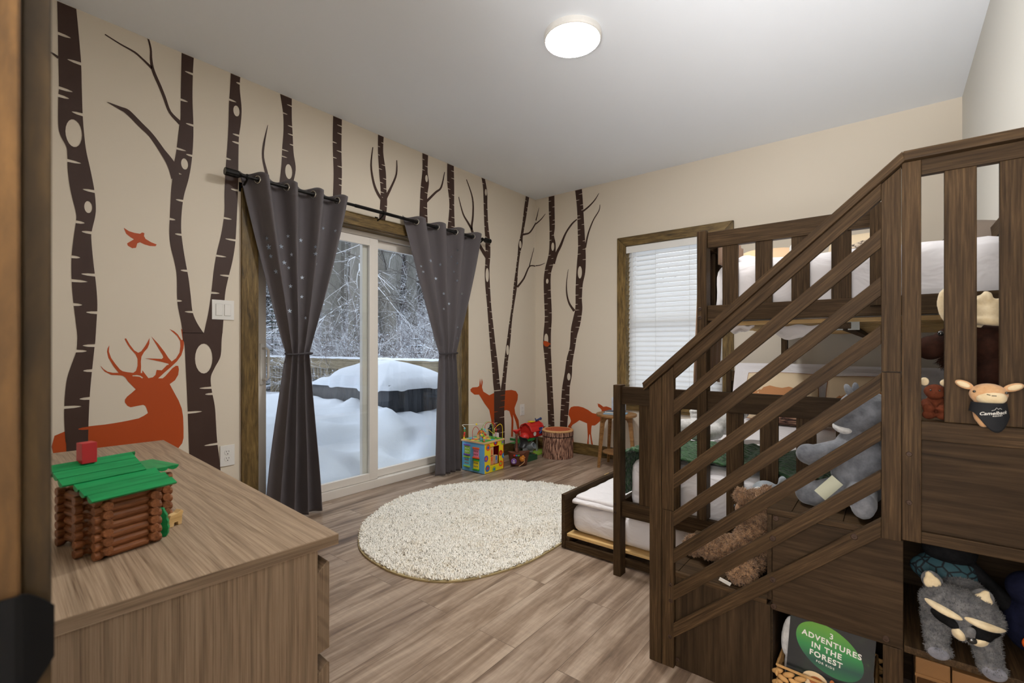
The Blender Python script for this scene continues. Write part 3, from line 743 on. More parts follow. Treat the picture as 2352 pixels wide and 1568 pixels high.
# 2 big forked tree
mb = MB()
L = A1([(817,225),(815,330),(813,440),(812,530),(806,570),(797,650),(790,700),(777,760),(775,810),(770,860),(765,960),(762,1050),(768,1110),(785,1180),(795,1240),(797,1340),(803,1390),(815,1450),(822,1500)])
R = A1([(872,245),(868,330),(866,440),(870,560),(869,640),(863,720),(850,800),(828,880),(818,950),(815,1030),(822,1100),(835,1180),(848,1250),(858,1330),(866,1400),(885,1450),(917,1500)])
sl = [(s_, x/1.96, y/1.96, f) for s_, x, y, f in [(1,868,335,.7),(-1,813,448,.6),(1,870,566,.58),(-1,795,668,.6),(1,865,702,.4),(-1,778,775,.55),(1,825,905,.6),(-1,763,985,.5),(1,817,1057,.55),(1,842,1219,.6),(-1,797,1353,.35),(1,867,1404,.6)]]
stem(mb, WL, L, R, sl, A1([(831,738,16,25)]), scale=1.15, off=.0020)
L = A1([(1038,315),(1035,400),(1030,470),(1028,560),(1024,640),(1018,720),(1013,800),(1010,870),(1010,950),(1003,1010),(992,1070),(975,1140),(963,1210),(955,1280),(948,1340),(935,1420),(917,1500)])
R = A1([(1081,340),(1079,400),(1087,490),(1083,560),(1075,620),(1073,700),(1072,800),(1070,870),(1067,950),(1063,1030),(1058,1100),(1045,1180),(1025,1260),(1012,1330),(1006,1430),(1001,1500)])
sl = [(s_, x/1.96, y/1.96, f) for s_, x, y, f in [(1,1080,378,.4),(-1,1031,448,.6),(1,1077,612,.6),(1,1075,646,.62),(-1,1018,713,.4),(1,1071,858,.55),(-1,1005,980,.62),(1,1060,1082,.7),(-1,972,1150,.6),(1,1030,1242,.6),(-1,952,1317,.6)]]
stem(mb, WL, L, R, sl, A1([(1064,500,14,24)]), scale=1.15, off=.0021)
L = A1([(821,1496)]) + A2([(806,60),(812,80),(818,200),(824,320),(828,430),(832,555)]) + [(436, 1140)]
R = A1([(1001,1496)]) + A2([(975,60),(970,130),(945,180),(928,220),(930,270),(945,350),(950,420),(955,500),(970,627)]) + [(510, 1140)]
sl = [(s_, x/1.9163, y/1.9163+750, f) for s_, x, y, f in [(1,930,268,.5),(1,937,295,.3),(-1,826,378,.52),(1,955,515,.48)]]
stem(mb, WL, L, R, sl, A2([(897,140,38,66)]), scale=1.25, off=.0020)
branch(mb, WL, A1([(472,155,5),(540,198,6),(605,235,8),(640,265,8),(668,292,10),(684,308,12)]))
branch(mb, WL, A1([(665,167,8),(678,220,9),(680,270,12),(690,320,14),(720,390,14),(740,440,14),(765,505,12),(812,555,18)]))
branch(mb, WL, A1([(483,460,2),(540,487,14),(575,505,22),(630,560,22),(680,610,20),(730,680,24),(770,740,36),(790,800,40)]), off=.0025)
decal('tree_decal', 'large forked brown birch decal with two long branches behind the light switch', mb, M_BROWN, group=TG)
def tree(label, stems, branches=(), W=WL, seed=1, scale=.75, off=.0016):
    mb = MB()
    for k, (L, R, ov) in enumerate(stems): stem(mb, W, L, R, None, ov, off+.0001*k, seed*10+k, scale)
    for b in branches: branch(mb, W, b, off+.0004)
    return decal('tree_decal', label, mb, M_BROWN, group=TG)
mb = MB(); branch(mb, WL, [(615, 287, 1), (606, 330, 5), (604, 362, 5), (612, 398, 7), (616, 420, 7)])
decal('branch_decal', 'single thin curved twig decal above the left curtain', mb, M_BROWN)
tree('brown birch trunk decal with an oval knot just above the left curtain', [([(643,205),(650,260),(651,300),(648,340),(646,380),(640,430)], [(670,216),(670,270),(672,310),(674,350),(679,390),(670,430)], [(663,394,8,17)])], seed=4)
tree('straight brown birch trunk decal above the third curtain eyelet', [([(765,258),(764,330),(766,400),(764,460)], [(785,264),(784,340),(785,400),(783,460)], [])], seed=5)
tree('birch decal above the curtain rod with a curved branch on each side', [([(868,304),(868,350),(871,400),(874,440),(872,480),(870,506)], [(881,306),(880,350),(886,395),(887,430),(889,470),(884,509)], [])],
     [[(856,338,2),(852,380,4),(858,420,5),(868,445,6),(880,462,7)], [(911,368,2),(910,400,4),(898,430,5),(885,455,8)]], seed=6, scale=.6)
tree('narrow birch decal with one right-hand branch over the right curtain', [([(970,343),(970,390),(966,430),(964,470),(963,508)], [(983,347),(982,395),(985,420),(981,455),(982,512)], [(979.5,410,3,8)])],
     [[(1021,395,1.5),(1013,430,4),(1000,442,5),(978,464,6)]], seed=7, scale=.6)
tree('plain straight birch trunk decal over the right curtain, without branches', [([(1027,368),(1027,420),(1032,470),(1027,530)], [(1042,374),(1043,430),(1043,480),(1045,540)], [])], seed=8, scale=.6)
tree('tall V-shaped birch decal rising from behind the activity cube by the corner', [
     (A4([(224,50),(232,110),(235,200),(238,290),(243,380),(243,460),(240,520),(243,590),(252,690),(260,800),(268,900),(277,1000),(281,1060),(285,1095)]), A4([(241,60),(252,130),(253,200),(257,290),(266,370),(267,440),(263,500),(265,580),(272,690),(283,790),(293,880),(303,960),(311,1040),(318,1095)]), A4([(252,533,8,34),(249,132,5,16)])),
     (A4([(440,140),(430,220),(422,290),(413,345),(403,385),(401,425),(392,500),(380,590),(372,680),(360,760),(348,850),(335,950),(325,1040),(317,1095)]), A4([(456,145),(445,230),(433,300),(425,350),(423,385),(412,430),(402,510),(397,590),(383,680),(372,760),(365,850),(352,960),(343,1050),(340,1095)]), A4([(413,384,6,18),(353,898,7,24)])),
     (A4([(285,1093),(286,1290),(286,1400)]), A4([(340,1093),(335,1200),(337,1290),(337,1400)]), [])],
     [A4([(486,285,6),(460,325,7),(437,334,9),(424,336,10)]), A4([(486,288,6),(493,262,4)]), A4([(486,490,5),(457,492,6),(430,550,8),(398,592,10)]), A4([(480,400,2),(462,470,4),(457,492,5)]),
      [(1053,452,1.5),(1063,490,3),(1074,510,4),(1084,527,5)], [(1071,412,1.5),(1085,455,3),(1086,495,4),(1083,526,5),(1092,545,6),(1105,570,7),(1118,590,9)]], seed=9, scale=.62)
for lb, bs in (('forked twig tip decal just round the corner, high on the back wall', (A4([(505,205,1),(497,240,4),(490,268,5)]), A4([(536,235,2),(515,262,5),(489,284,6),(486,276,4)]))), ('short level twig tip decal at mid height by the room corner', (A4([(534,475,2),(510,485,4),(489,488,5)]),))):
    mb = MB()
    for b in bs: branch(mb, WB, b)
    decal('branch_decal', lb, mb, M_BROWN)
tree('birch trunk decal on the back wall with a small orange bird on it', [(A4([(552,146),(553,220),(556,300),(555,400),(548,450),(535,500),(528,560),(530,660),(533,740),(527,820),(525,870),(530,920),(537,1000),(543,1090),(547,1180),(550,1265),(552,1380)]),
     A4([(580,140),(581,220),(582,300),(578,340),(586,380),(585,430),(575,480),(563,530),(562,600),(566,680),(567,750),(563,820),(563,900),(567,980),(570,1060),(575,1150),(580,1265),(582,1380)]), A4([(572,395,7,20),(545,563,6,12),(540,846,10,28)]))],
     [A4([(575,478,16),(590,430,14),(610,390,12),(635,330,8),(665,285,8),(690,262,5)])], WB, 10, .62)
tree('birch trunk decal on the back wall with several side twigs, above the stump', [(A4([(681,116),(690,210),(693,300),(695,400),(690,470),(686,530),(683,600),(682,690),(672,740),(660,800),(655,880),(640,940),(630,1010),(618,1080),(612,1160),(607,1265),(606,1380)]),
     A4([(714,108),(720,200),(725,290),(730,380),(733,450),(730,520),(718,580),(714,650),(716,700),(706,770),(690,830),(680,890),(668,960),(665,1020),(655,1080),(652,1160),(643,1265),(642,1380)]), A4([(704,520,10,30),(650,1028,8,18)]))],
     [A4([(797,135,2),(775,170,5),(745,202,7),(720,222,9)]), A4([(802,190,2),(797,220,4),(770,265,5),(745,330,7),(730,400,9)]), A4([(648,505,2),(640,560,4),(640,620,7),(652,670,9),(677,708,13)])], WB, 11, .62)
def shape(name, label, W, pts, holes=(), off=.0010, mat=M_ORANGE, n=3):
    mb = MB(); P = smooth_line(pts+[pts[0]], n)[:-1] if n > 1 else pts
    add_poly(mb, W, [W.uv(*p) for p in P], [[W.uv(*p) for p in h] for h in holes], off); return decal(name, label, mb, mat)
ST = lambda p: sc(p, 4.9, 200, 740)
stag = [(0,1172),(100,1160),(200,1150),(330,1130),(450,1108),(580,1080),(640,1050),(685,1020),(670,970),(655,940),(630,928),(590,935),(540,945),(490,955),(455,940),(425,900),(425,870),(450,835),(500,795),(547,753),(500,705),(460,665),(430,620),(400,600),(350,595),(270,590),(200,555),(165,515),(150,487),(185,525),(230,555),(290,568),(355,568),(300,500),(240,400),(225,330),(232,290),(250,258),(245,330),(270,400),(320,470),(370,530),(400,550),(450,560),(520,568),(550,545),(568,490),(568,410),(545,360),(490,300),(455,250),(422,185),(438,180),(480,250),(530,315),(575,342),(610,325),(650,270),(680,220),(702,175),(700,240),(680,290),(640,335),(612,385),(605,440),(607,500),(603,570),(620,570),(622,540),(690,628),(740,618),(770,590),(782,535),(840,540),(870,510),(900,480),(918,478),(915,465),(840,445),(650,405),(760,408),(840,412),(857,395),(850,370),(790,270),(722,158),(800,240),(870,330),(915,400),(952,440),(1000,405),(1040,340),(1050,270),(1047,210),(1010,150),(925,75),(980,100),(1020,135),(1050,180),(1062,200),(1076,195),(1058,75),(1070,80),(1085,180),(1090,240),(1085,290),(1060,370),(1010,440),(940,505),(870,565),(800,630),(850,630),(880,605),(960,515),(1000,488),(1025,490),(1033,530),(1025,590),(990,650),(930,695),(975,780),(1030,880),(1065,970),(1080,1060),(1085,1180),(1085,1300),(1070,1360),(1030,1410),(990,1500),(900,1600),(500,1640),(0,1640),(-340,1640),(-400,1400),(-367,1276),(-245,1225),(-120,1195)]
shape('stag_decal', 'orange stag silhouette decal with branching antlers above the dresser', WL, ST(stag), [ST([(510,597),(560,592),(600,600),(630,622),(620,630),(590,612),(540,607),(512,606)])], n=1)
shape('bird_decal', 'orange flying bird decal between the two big trunks', WL, A1([(557,1025),(580,1040),(605,1048),(630,1052),(640,1046),(650,1049),(648,1062),(655,1075),(680,1090),(705,1100),(700,1108),(675,1107),(650,1100),(630,1090),(618,1095),(612,1115),(595,1117),(575,1105),(572,1095),(603,1077),(588,1068),(568,1052)]), n=1)
shape('bird_decal', 'tiny orange bird decal sitting in the oval knot of a back wall trunk', WB, A4([(526,858),(532,853),(545,856),(556,864),(565,869),(556,872),(550,880),(543,882),(532,878),(527,868)]), off=.003, n=1)
shape('deer_decal', 'orange standing doe decal behind the V-shaped trunk by the corner', WL, A4([(170,1090),(180,1080),(205,1078),(213,1072),(217,1036),(222,1070),(226,1036),(230,1055),(227,1080),(233,1100),(262,1118),(283,1108),(310,1100),(340,1095),(370,1092),(392,1098),(402,1115),(400,1140),(385,1180),(388,1205),(405,1240),(409,1280),(412,1330),(405,1330),(400,1285),(392,1250),(378,1212),(380,1250),(377,1320),(368,1320),(370,1260),(370,1230),(360,1195),(345,1190),(310,1200),(290,1210),(285,1240),(283,1320),(273,1320),(272,1240),(262,1190),(240,1160),(222,1130),(212,1115),(190,1115),(172,1100)]), n=1)
FB = lambda p: sc(p, 7.128, 1160, 920)
shape('deer_decal', 'orange grazing fawn decal on the back wall behind the side table', WB, FB([(1038,230),(1050,150),(1080,105),(1130,90),(1200,90),(1280,110),(1360,150),(1430,200),(1480,212),(1540,200),(1580,180),(1583,150),(1560,125),(1530,100),(1518,75),(1528,68),(1507,46),(1540,50),(1580,75),(1610,100),(1660,92),(1700,105),(1745,125),(1800,150),(1860,165),(1800,185),(1700,190),(1650,230),(1590,300),(1540,350),(1500,385),(1470,405),(1420,405),(1413,450),(1410,540),(1425,640),(1440,720),(1455,778),(1430,770),(1410,700),(1393,560),(1380,545),(1370,640),(1372,710),(1390,768),(1365,768),(1345,700),(1355,600),(1350,480),(1343,370),(1220,318),(1160,360),(1110,390),(1085,425),(1110,560),(1130,700),(1145,742),(1120,735),(1095,650),(1060,500),(1030,418),(1065,370),(1080,330),(1062,270)]), n=1)
# ---------------------------------------------------------------- bunk bed
B = thing('bunk_bed', 'dark stained wooden bunk bed, narrow bunk over a wider lower bed', 'bunk bed', (2.73, -1.12, 0))
def pb(nm, *a, m=W_BUNK, par=None, **k): return bb(nm, *a, par or B, m, **k)
FY0, FY1, BY0, BY1 = -2.158, -2.100, -.140, -.082
for y0, y1 in ((FY0, FY1), (BY0, BY1)):
    pb('post', 2.026, 2.063, y0, y1, 0, .920); pb('post', 3.385, 3.425, y0, y1, 0, 1.60)
    pb('post', 2.421, 2.461, y0, y1, .36 if y0 == FY0 else 0, 1.600)
pb('end_rail', 2.063, 3.385, -2.140, -2.112, .828, .912, m=W_BUNKP); pb('end_rail', 2.063, 3.385, -2.140, -2.112, .285, .357)
pb('end_rail', 2.063, 3.385, -.130, -.105, .828, .912); pb('end_rail', 2.063, 3.385, -.130, -.105, .285, .357)
for x in (2.147, 2.273, 2.534, 2.661, 2.788, 2.915, 3.042, 3.169, 3.29): pb('slat', x, x+.066, -2.134, -2.118, .357, .828)
for x in (2.19, 2.32, 2.56, 2.70, 2.84, 2.98, 3.12, 3.25): pb('slat', x, x+.062, -.126, -.110, .357, .828)
pb('side_rail', 2.032, 2.058, FY1, BY0, .285, .357); pb('side_rail', 3.39, 3.42, FY1, BY0, .285, .357)
# upper bunk
pb('end_rail', 2.461, 3.016, -2.142, -2.112, 1.528, 1.594); pb('end_rail', 2.461, 3.385, -2.142, -2.112, 1.214, 1.280)
pb('end_rail', 2.461, 3.385, -.130, -.105, 1.528, 1.594); pb('end_rail', 2.461, 3.385, -.130, -.105, 1.205, 1.280)
for x in (2.519, 2.645, 2.772, 2.901): pb('slat', x, x+.061, -2.136, -2.120, 1.280, 1.528)
for x in (2.52, 2.66, 2.80, 2.94, 3.08, 3.22): pb('slat', x, x+.061, -.126, -.110, 1.280, 1.528)
pb('guard_post', 3.016, 3.062, -2.175, -2.143, 1.247, 1.604)
for x in (2.428, 3.392):
    pb('side_rail', x, x+.026, FY1, BY0, 1.214, 1.280); pb('guard_rail', x, x+.026, FY1, BY0, 1.530, 1.592)
    y = -1.98
    while y < -.2: pb('slat', x+.005, x+.020, y, y+.06, 1.280, 1.530); y += .155
pb('centre_stretcher', 2.92, 2.96, FY1-.01, BY0+.01, 1.170, 1.193)
y = -2.05
while y < -.2: pb('bed_slat', 2.455, 3.392, y, y+.062, 1.196, 1.213, m=W_PINE); y += .135
y = -2.05
while y < -.2: pb('bed_slat', 2.060, 3.390, y, y+.062, .262, .280, m=W_PINE); y += .15
def bolt(par, x, y, z, r=.0085, nm='bolt'):
    mb = MB(); mb.lathe([(r, 0), (r, .0018), (r*.8, .003), (r*.35, .003), (r*.3, .0012), (.0005, .0012)], (x, y, z), 18, Matrix.Rotation(PI/2, 4, 'X')); mb.build(nm, M_BRONZE, par)
for z in (1.265, 1.228): bolt(B, 2.434, FY0, z)
for z in (.345, .305): bolt(B, 2.036, FY0, z, .007)
mb = MB(); mb.box(2.90, 2.935, -2.108, -2.104, 1.165, 1.195); mb.box(2.95, 2.985, -2.108, -2.104, 1.165, 1.195); mb.build('bracket', plain('dull_steel', srgb(140, 142, 140), .6, metal=.4), B, label='small steel bracket under the upper bunk')

# ---------------------------------------------------------------- stair with storage
ST_ = thing('storage_stairs', 'dark wooden bunk stairs with diagonal-slat railing and open cubbies', 'stairs', (2.93, -2.40, 0))
Y0, Y1 = -2.640, -2.190
def ps(nm, *a, m=W_BUNK, **k): return bb(nm, *a, ST_, m, **k)
def topz(x): return .985 + (x-2.397)*(.624/.698)     # upper face of the sloping handrail
def cutpost(nm, x0, x1, y0, y1, z0, dz=.034):
    mb = MB(); a, b = topz(x0)-dz, topz(x1)-dz
    cx = (x0+x1)/2; cz = z0
    # local X is vertical: rotate so the grain runs up the post
    vs = [(0, x0-cx, y0), (0, x1-cx, y0), (0, x1-cx, y1), (0, x0-cx, y1), (a-z0, x0-cx, y0), (b-z0, x1-cx, y0), (b-z0, x1-cx, y1), (a-z0, x0-cx, y1)]
    mb.add([(z, x, y) for z, x, y in vs], [(3,2,1,0),(4,5,6,7),(0,1,5,4),(1,2,6,5),(2,3,7,6),(3,0,4,7)])
    # (z,-x,y) in local -> world: local X up, local Y = -x, local Z = y
    o = mb.build(nm, W_BUNK, None, bevel=.0015); R = Matrix(((0, 1, 0), (0, 0, 1), (1, 0, 0))).to_4x4()
    o.parent = ST_; M = wmat(ST_).inverted() @ Matrix.Translation((cx, 0, z0)) @ R
    o.location, q, _ = M.decompose(); o.rotation_euler = q.to_euler(); return o
cutpost('post', 2.408, 2.4515, Y0, Y0+.022, 0)
cutpost('stile', 2.4525, 2.493, Y0+.002, Y0+.024, .540)
ps('stile', 2.4525, 2.493, Y0+.002, Y0+.024, 0, .5385)
cutpost('stile', 3.053, 3.0945, Y0, Y0+.024, 1.036)
ps('stile', 3.053, 3.0945, Y0, Y0+.024, .590, 1.034)
ps('post', 3.0955, 3.134, Y0-.002, Y0+.036, .597, 1.583)
# sloping rails
for i in range(7):
    zl = .919-.127*i-.025; zr = 1.421-.1297*i-.026
    slant('diagonal_slat', (2.4932, Y0+.0095, zl), (3.0528, Y0+.0095, zr), .0385, .017, ST_, W_BUNK)
slant('diagonal_rail', (2.4932, Y0+.011, 1.022), (3.0528, Y0+.011, 1.527), .044, .018, ST_, W_BUNK)
slant('handrail', (2.392, Y0+.010, topz(2.392)-.017), (3.097, Y0+.010, topz(3.097)-.0155), .023, .056, ST_, W_BUNK, bevel=.004)
ps('handrail', 3.097, 3.435, Y0-.018, Y0+.038, 1.584, 1.609, bevel=.004)
ps('top_rail', 3.134, 3.435, Y0+.002, Y0+.026, 1.545, 1.584)
for x0, x1 in ((3.178, 3.237), (3.276, 3.342), (3.380, 3.432)): ps('guard_slat', x0, x1, Y0+.005, Y0+.021, .912, 1.545)
ps('middle_rail', 3.134, 3.435, Y0, Y0+.026, .863, .911)
ps('side_panel', 3.134, 3.435, Y0+.008, Y0+.018, .627, .863, m=W_BUNKP)
ps('bottom_rail', 3.134, 3.435, Y0, Y0+.026, .597, .627)
# boxes
ps('side_panel', 2.4935, 2.785, Y0+.020, Y0+.034, .0, .309, m=W_BUNKP)
ps('side_panel', 2.790, 3.0985, Y0+.020, Y0+.034, .299, .588, m=W_BUNKP)
ps('side_panel', 2.430, 2.785, Y1-.014, Y1, .0, .309, m=W_BUNKP); ps('side_panel', 2.790, 3.40, Y1-.014, Y1, .0, .588, m=W_BUNKP)
ps('riser', 2.430, 2.444, Y0+.026, Y1-.016, 0, .309, m=W_BUNKP)
ps('riser', 2.776, 2.789, Y0+.020, Y1-.016, .326, .588, m=W_BUNKP)
ps('divider', 2.776, 2.789, Y0+.036, Y1-.016, 0, .308, m=W_BUNKP)
ps('riser', 3.096, 3.109, Y0+.026, Y1-.016, .606, .892, m=W_BUNKP)
ps('divider', 3.086, 3.099, Y0+.022, Y1-.016, 0, .588, m=W_BUNKP)
ps('face_stile', 3.056, 3.0985, Y0+.020, Y0+.034, 0, .297)
ps('shelf', 3.100, 3.435, Y0+.004, Y1-.016, .302, .320)
ps('shelf_top', 2.790, 3.085, Y0+.036, Y1-.016, .297, .309, m=W_BUNKP)
def tread(x0, x1, z, nm='tread'):
    k = 5; w = (x1-x0)/k; mb = MB()
    for i in range(k): mb.box(x0+i*w+.0012, x0+(i+1)*w-.0012, Y0+.036, Y1-.002, z-.016, z)
    mb.box(x0, x1, Y0+.036, Y1-.004, z-.016, z-.004)
    me = mb.build(nm, W_BUNK, ST_); 
    mb = MB(); mb.box(x0, x1, Y0+.020, Y0+.035, z-.016, z); mb.build('tread_edge', W_BUNK, ST_, bevel=.001)
tread(2.430, 2.775, .325); tread(2.776, 3.095, .605); 
mb = MB(); mb.box(3.096, 3.43, Y0+.028, Y1-.002, .893, .908); mb.build('tread', W_BUNK, ST_, bevel=.001)
for px, py in ((1775, 1236), (1775, 1331), (1962, 1232), (1777, 1392), (2035, 1467), (1782, 1190)):
    q_ = Y0+(.001 if py in (1236, 1331, 1232) else .020); h = hit(px, py, 1, q_); bolt(ST_, h.x, q_, h.z)
for px, py in ((1540, 1343), (1540, 1380), (1538, 1462), (2088, 1042), (2088, 1153), (1556, 1515)):
    h = hit(px, py, 1, Y0); bolt(ST_, h.x, Y0+(.002 if px < 1600 else -.002), h.z, .0065)

# ---------------------------------------------------------------- trundle
T = thing('trundle_bed', 'dark wooden trundle bed pulled halfway out from under the bunk', 'trundle bed', (2.15, -1.1, 0))
def pt(nm, *a, m=W_BUNK, **k): return bb(nm, *a, T, m, **k)
pt('side_panel', 1.668, 1.690, -2.062, -.16, .006, .298); pt('side_panel', 2.62, 2.64, -2.062, -.16, .006, .22)
pt('end_rail', 1.690, 2.62, -2.056, -2.036, .010, .046); pt('end_rail', 1.690, 2.62, -.19, -.17, .010, .20)
pt('cleat', 1.690, 1.712, -2.05, -.2, .046, .068)
mb = MB(); mb.box(1.6905, 1.6925, -1.52, -1.48, .20, .297); pt('handle_notch', 1.664, 1.6675, -1.56, -1.50, .262, .300, m=W_PINE, label='pale edge of the hand notch')
y = -2.045
while y < -.25: pt('bed_slat', 1.692, 2.618, y, y+.07, .069, .084, m=W_PINE); y += .15
mt = thing('mattress', 'thin mattress in a white fitted sheet on the trundle bed', 'mattress', (2.15, -1.1, .084))
me = softbox(1.700, 2.612, -2.028, -.20, .085, .243, .055, .035, .006, 5, 3, .006)
link('fitted_sheet', me, mt, M_SHEET, smooth=True)
# folded duvet on the trundle
dv = thing('folded_duvet', 'white duvet folded flat on the trundle mattress beside the bunk post', 'duvet', (1.86, -1.55, .25))
me = softbox(1.712, 2.02, -2.03, -1.05, .246, .272, .013, .02, .005, 7, 8, .012); link('duvet_layer', me, dv, M_SHEET, smooth=True)
me = softbox(1.722, 2.015, -2.01, -1.06, .268, .290, .011, .02, .006, 6, 12, .018); link('duvet_layer', me, dv, M_SHEET, smooth=True)

# ---------------------------------------------------------------- beds' bedding
m1 = thing('mattress', 'wide mattress in white sheets on the lower bunk', 'mattress', (2.72, -1.1, .285))
me = softbox(2.068, 3.382, -2.092, -.145, .285, .562, .07, .035, .007, 5, 1, .01); link('fitted_sheet', me, m1, M_SHEET, smooth=True)
m2 = thing('mattress', 'mattress with rumpled white bedding on the upper bunk', 'mattress', (2.92, -1.1, 1.22))
me = softbox(2.468, 3.386, -2.098, -.145, 1.216, 1.470, .06, .03, .008, 6, 5, .014); link('fitted_sheet', me, m2, M_SHEET, smooth=True)
mb = MB()     # a loose corner of the sheet hanging below the slats
def hang(x0, x1, y, z0, dz, s):
    mb.grid(lambda u, v: (x0+(x1-x0)*u, y+.012*math.sin(u*9+s)*v+.006*math.sin(v*5), z0-dz*v*(.35+.65*math.sin(PI*min(1, u*1.1))**1.0)+.004*math.sin(u*14)), 16, 6)
hang(2.50, 2.62, -2.03, 1.196, .035, 0); hang(2.66, 2.86, -1.95, 1.194, .06, 2)
mb.build('loose_sheet_corner', M_SHEET, m2, smooth=True, fix=False)
dk = thing('duvet', 'crumpled white duvet bunched at the left end of the upper bunk', 'duvet', (2.55, -1.85, 1.44))
mb = MB(); r = random.Random(4)
for i in range(26): mb.ell((r.uniform(2.50, 2.62), r.uniform(-2.06, -1.5), r.uniform(1.33, 1.478)), (r.uniform(.03, .06), r.uniform(.04, .08), r.uniform(.03, .045)), (r.uniform(-1, 1), r.uniform(-1, 1), r.uniform(-3, 3)))
plush('duvet_folds', mb, M_SHEET, dk, .009, 5)
# green cable-knit throw
def knit_mat():
    t = NT('green_cable_knit'); t.b.inputs['Roughness'].default_value = .95; t.b.inputs['Sheen Weight'].default_value = .3
    nz = t.noise(t.coord(), 60, 3); r = t.ramp(nz, 'Fac', [(.35, srgb(28, 62, 36)), (.65, srgb(64, 104, 62))]); t.col(r)
    v = t.n('ShaderNodeTexVoronoi'); mp = t.coord('Object', (38, 70, 60)); t.l(mp, 0, v, 'Vector'); v.inputs['Scale'].default_value = 1; t.bump(v, 'Distance', 1.0, .012); return t.m
gb = thing('knit_throw', 'dark green cable-knit throw across the foot of the lower bed', 'blanket', (2.7, -1.85, .58))
def throw(u, v):
    s = u*1.62; y = -2.085+.44*v + .012*math.sin(u*17)
    y += .10*u*(v-.0)      # slightly skewed
    # across: hangs down the left side, lies on the mattress
    if s < .20: x = 2.050-.012*math.sin(s*14); z = .375+s
    elif s < .30: a = (s-.20)/.10*PI/2; x = 2.050+.05*(1-math.cos(a)); z = .575+.022*math.sin(a)
    else: x = 2.10+(s-.30)*.97; z = .594-.01*min(1, (s-.3)*6)
    n = .007*math.sin(s*95)*abs(math.sin(y*60+math.sin(s*95)*1.2)) + .012*noise.noise(Vector((x*3, y*4, 1)))
    if s < .25: x -= abs(n)
    z += n + (.010 if s > .3 else 0)
    if v > .965 and s > .3: z -= .012
    return Vector((min(x, 3.37), y, z))
mb = MB(); mb.grid(throw, 170, 60); o = mb.build('knit_fabric', knit_mat(), gb, smooth=True, fix=False); mo = o.modifiers.new('s', 'SOLIDIFY'); mo.thickness = .012; mo.offset = 0
# tan throw over the upper guard rail
M_TAN = cloth_mat('tan_muslin', srgb(168, 136, 112), .05, bump=.4, bs=160)
tb = thing('tan_throw', 'beige brown throw hanging over the upper bunk side guard', 'blanket', (2.41, -1.87, 1.6))
def tan(u, v):
    y = -2.045+.39*v; s = u*.86; w = .010*math.sin(v*22)+.006*math.sin(v*47+1)
    if s < .67: x = 2.398+w*.5-.028*min(1, (.67-s)*1.6)+.008*math.sin(v*9); z = .93+s+.010*math.sin(v*11)*(1-s)
    elif s < .73: a = (s-.67)/.06*PI; x = 2.444-.042*math.cos(a)+w*.3; z = 1.598+.012*math.sin(a)
    else: x = 2.488-w; z = 1.598-(s-.73)
    return Vector((x, y, z))
mb = MB(); mb.grid(tan, 60, 60); o = mb.build('fabric', M_TAN, tb, smooth=True, fix=False); mo = o.modifiers.new('s', 'SOLIDIFY'); mo.thickness = .006; mo.offset = 0

def PM(x, y, z, rx, rz=0, ry=0): return Matrix.Translation((x, y, z)) @ Euler((rx, ry, rz), 'XYZ').to_matrix().to_4x4()
def pillow(label, w, h, t, M, mat, flange=0, name='pillow', cat='pillow', seed=0, piping=None, extra=None):
    r = thing(name, label, cat, M.translation)
    mb = pillow_mesh(w, h, t, M, flange, seed=seed); mb.build('pillow_cover' if name == 'pillow' else 'cushion_cover', mat, r, smooth=True, fix=False)
    if piping:
        pts = []
        for k in range(65):
            a = 2*PI*k/64; c, s_ = math.cos(a), math.sin(a); m = max(abs(c), abs(s_)); x = c/m; y = s_/m
            pts.append(M @ Vector((x*w/2*(1-.05*y*y), y*h/2*(1-.05*x*x), 0)))
        mb = MB(); mb.tube(pts, .0035, 6, caps=False); mb.build('piping', piping, r, smooth=True)
    if extra: extra(r, M)
    return r
lean = math.radians(68)
pillow('white pillow with a flat border leaning at the left head of the lower bed', .58, .42, .15, PM(2.42, -.235, .755, lean), M_SHEET, .03, seed=2)
pillow('white pillow with a flat border leaning at the right head of the lower bed', .58, .42, .15, PM(3.04, -.235, .745, lean), M_SHEET, .03, seed=3)
M_CREAM = plain('cream_cotton', srgb(226, 205, 172), .85, bump=.1, bscale=250); M_PIPE = plain('brown_piping', srgb(150, 98, 62), .8)
M_RUST = plain('rust_felt', srgb(196, 138, 92), .9, bump=.2, bscale=200)
def bear_patch(r, M):
    pts = [(-.15,-.13),(-.165,-.06),(-.175,-.02),(-.168,.015),(-.15,.03),(-.142,.022),(-.125,.035),(-.115,.03),(-.10,.05),(-.06,.065),(-.02,.055),(.02,.05),(.06,.062),(.10,.05),(.14,.01),(.155,-.05),(.15,-.13),(.10,-.13),(.09,-.08),(-.04,-.08),(-.05,-.13)]
    mb = MB()
    def zf(x, y, w=.46, h=.36, t=.13): return t/2*(max(0, 1-abs(x/w*2)**3.2)*max(0, 1-abs(y/h*2)**3.2))**.55+.004
    tr = tessellate_polygon([[Vector((x, y, 0)) for x, y in pts]]); n = len(pts)
    bm = bmesh.new(); vs = [bm.verts.new((x, y, 0)) for x, y in pts]
    for t_ in tr: bm.faces.new([vs[i] for i in t_])
    bmesh.ops.subdivide_edges(bm, edges=bm.edges, cuts=3, use_grid_fill=True); bmesh.ops.triangulate(bm, faces=bm.faces)
    for v in bm.verts: v.co = M @ Vector((v.co.x, v.co.y, zf(v.co.x, v.co.y)))
    me = bpy.data.meshes.new('bear_patch'); bm.to_mesh(me); bm.free(); link('bear_patch', me, r, M_RUST, smooth=True)['label'] = 'rust brown bear shape sewn on the front'
pillow('cream brown-piped cushion with rust bear patch, left side of lower bed', .46, .36, .13, PM(2.455, -.385, .745, math.radians(72)), M_CREAM, 0, 'cushion', 'cushion', 5, M_PIPE, bear_patch)
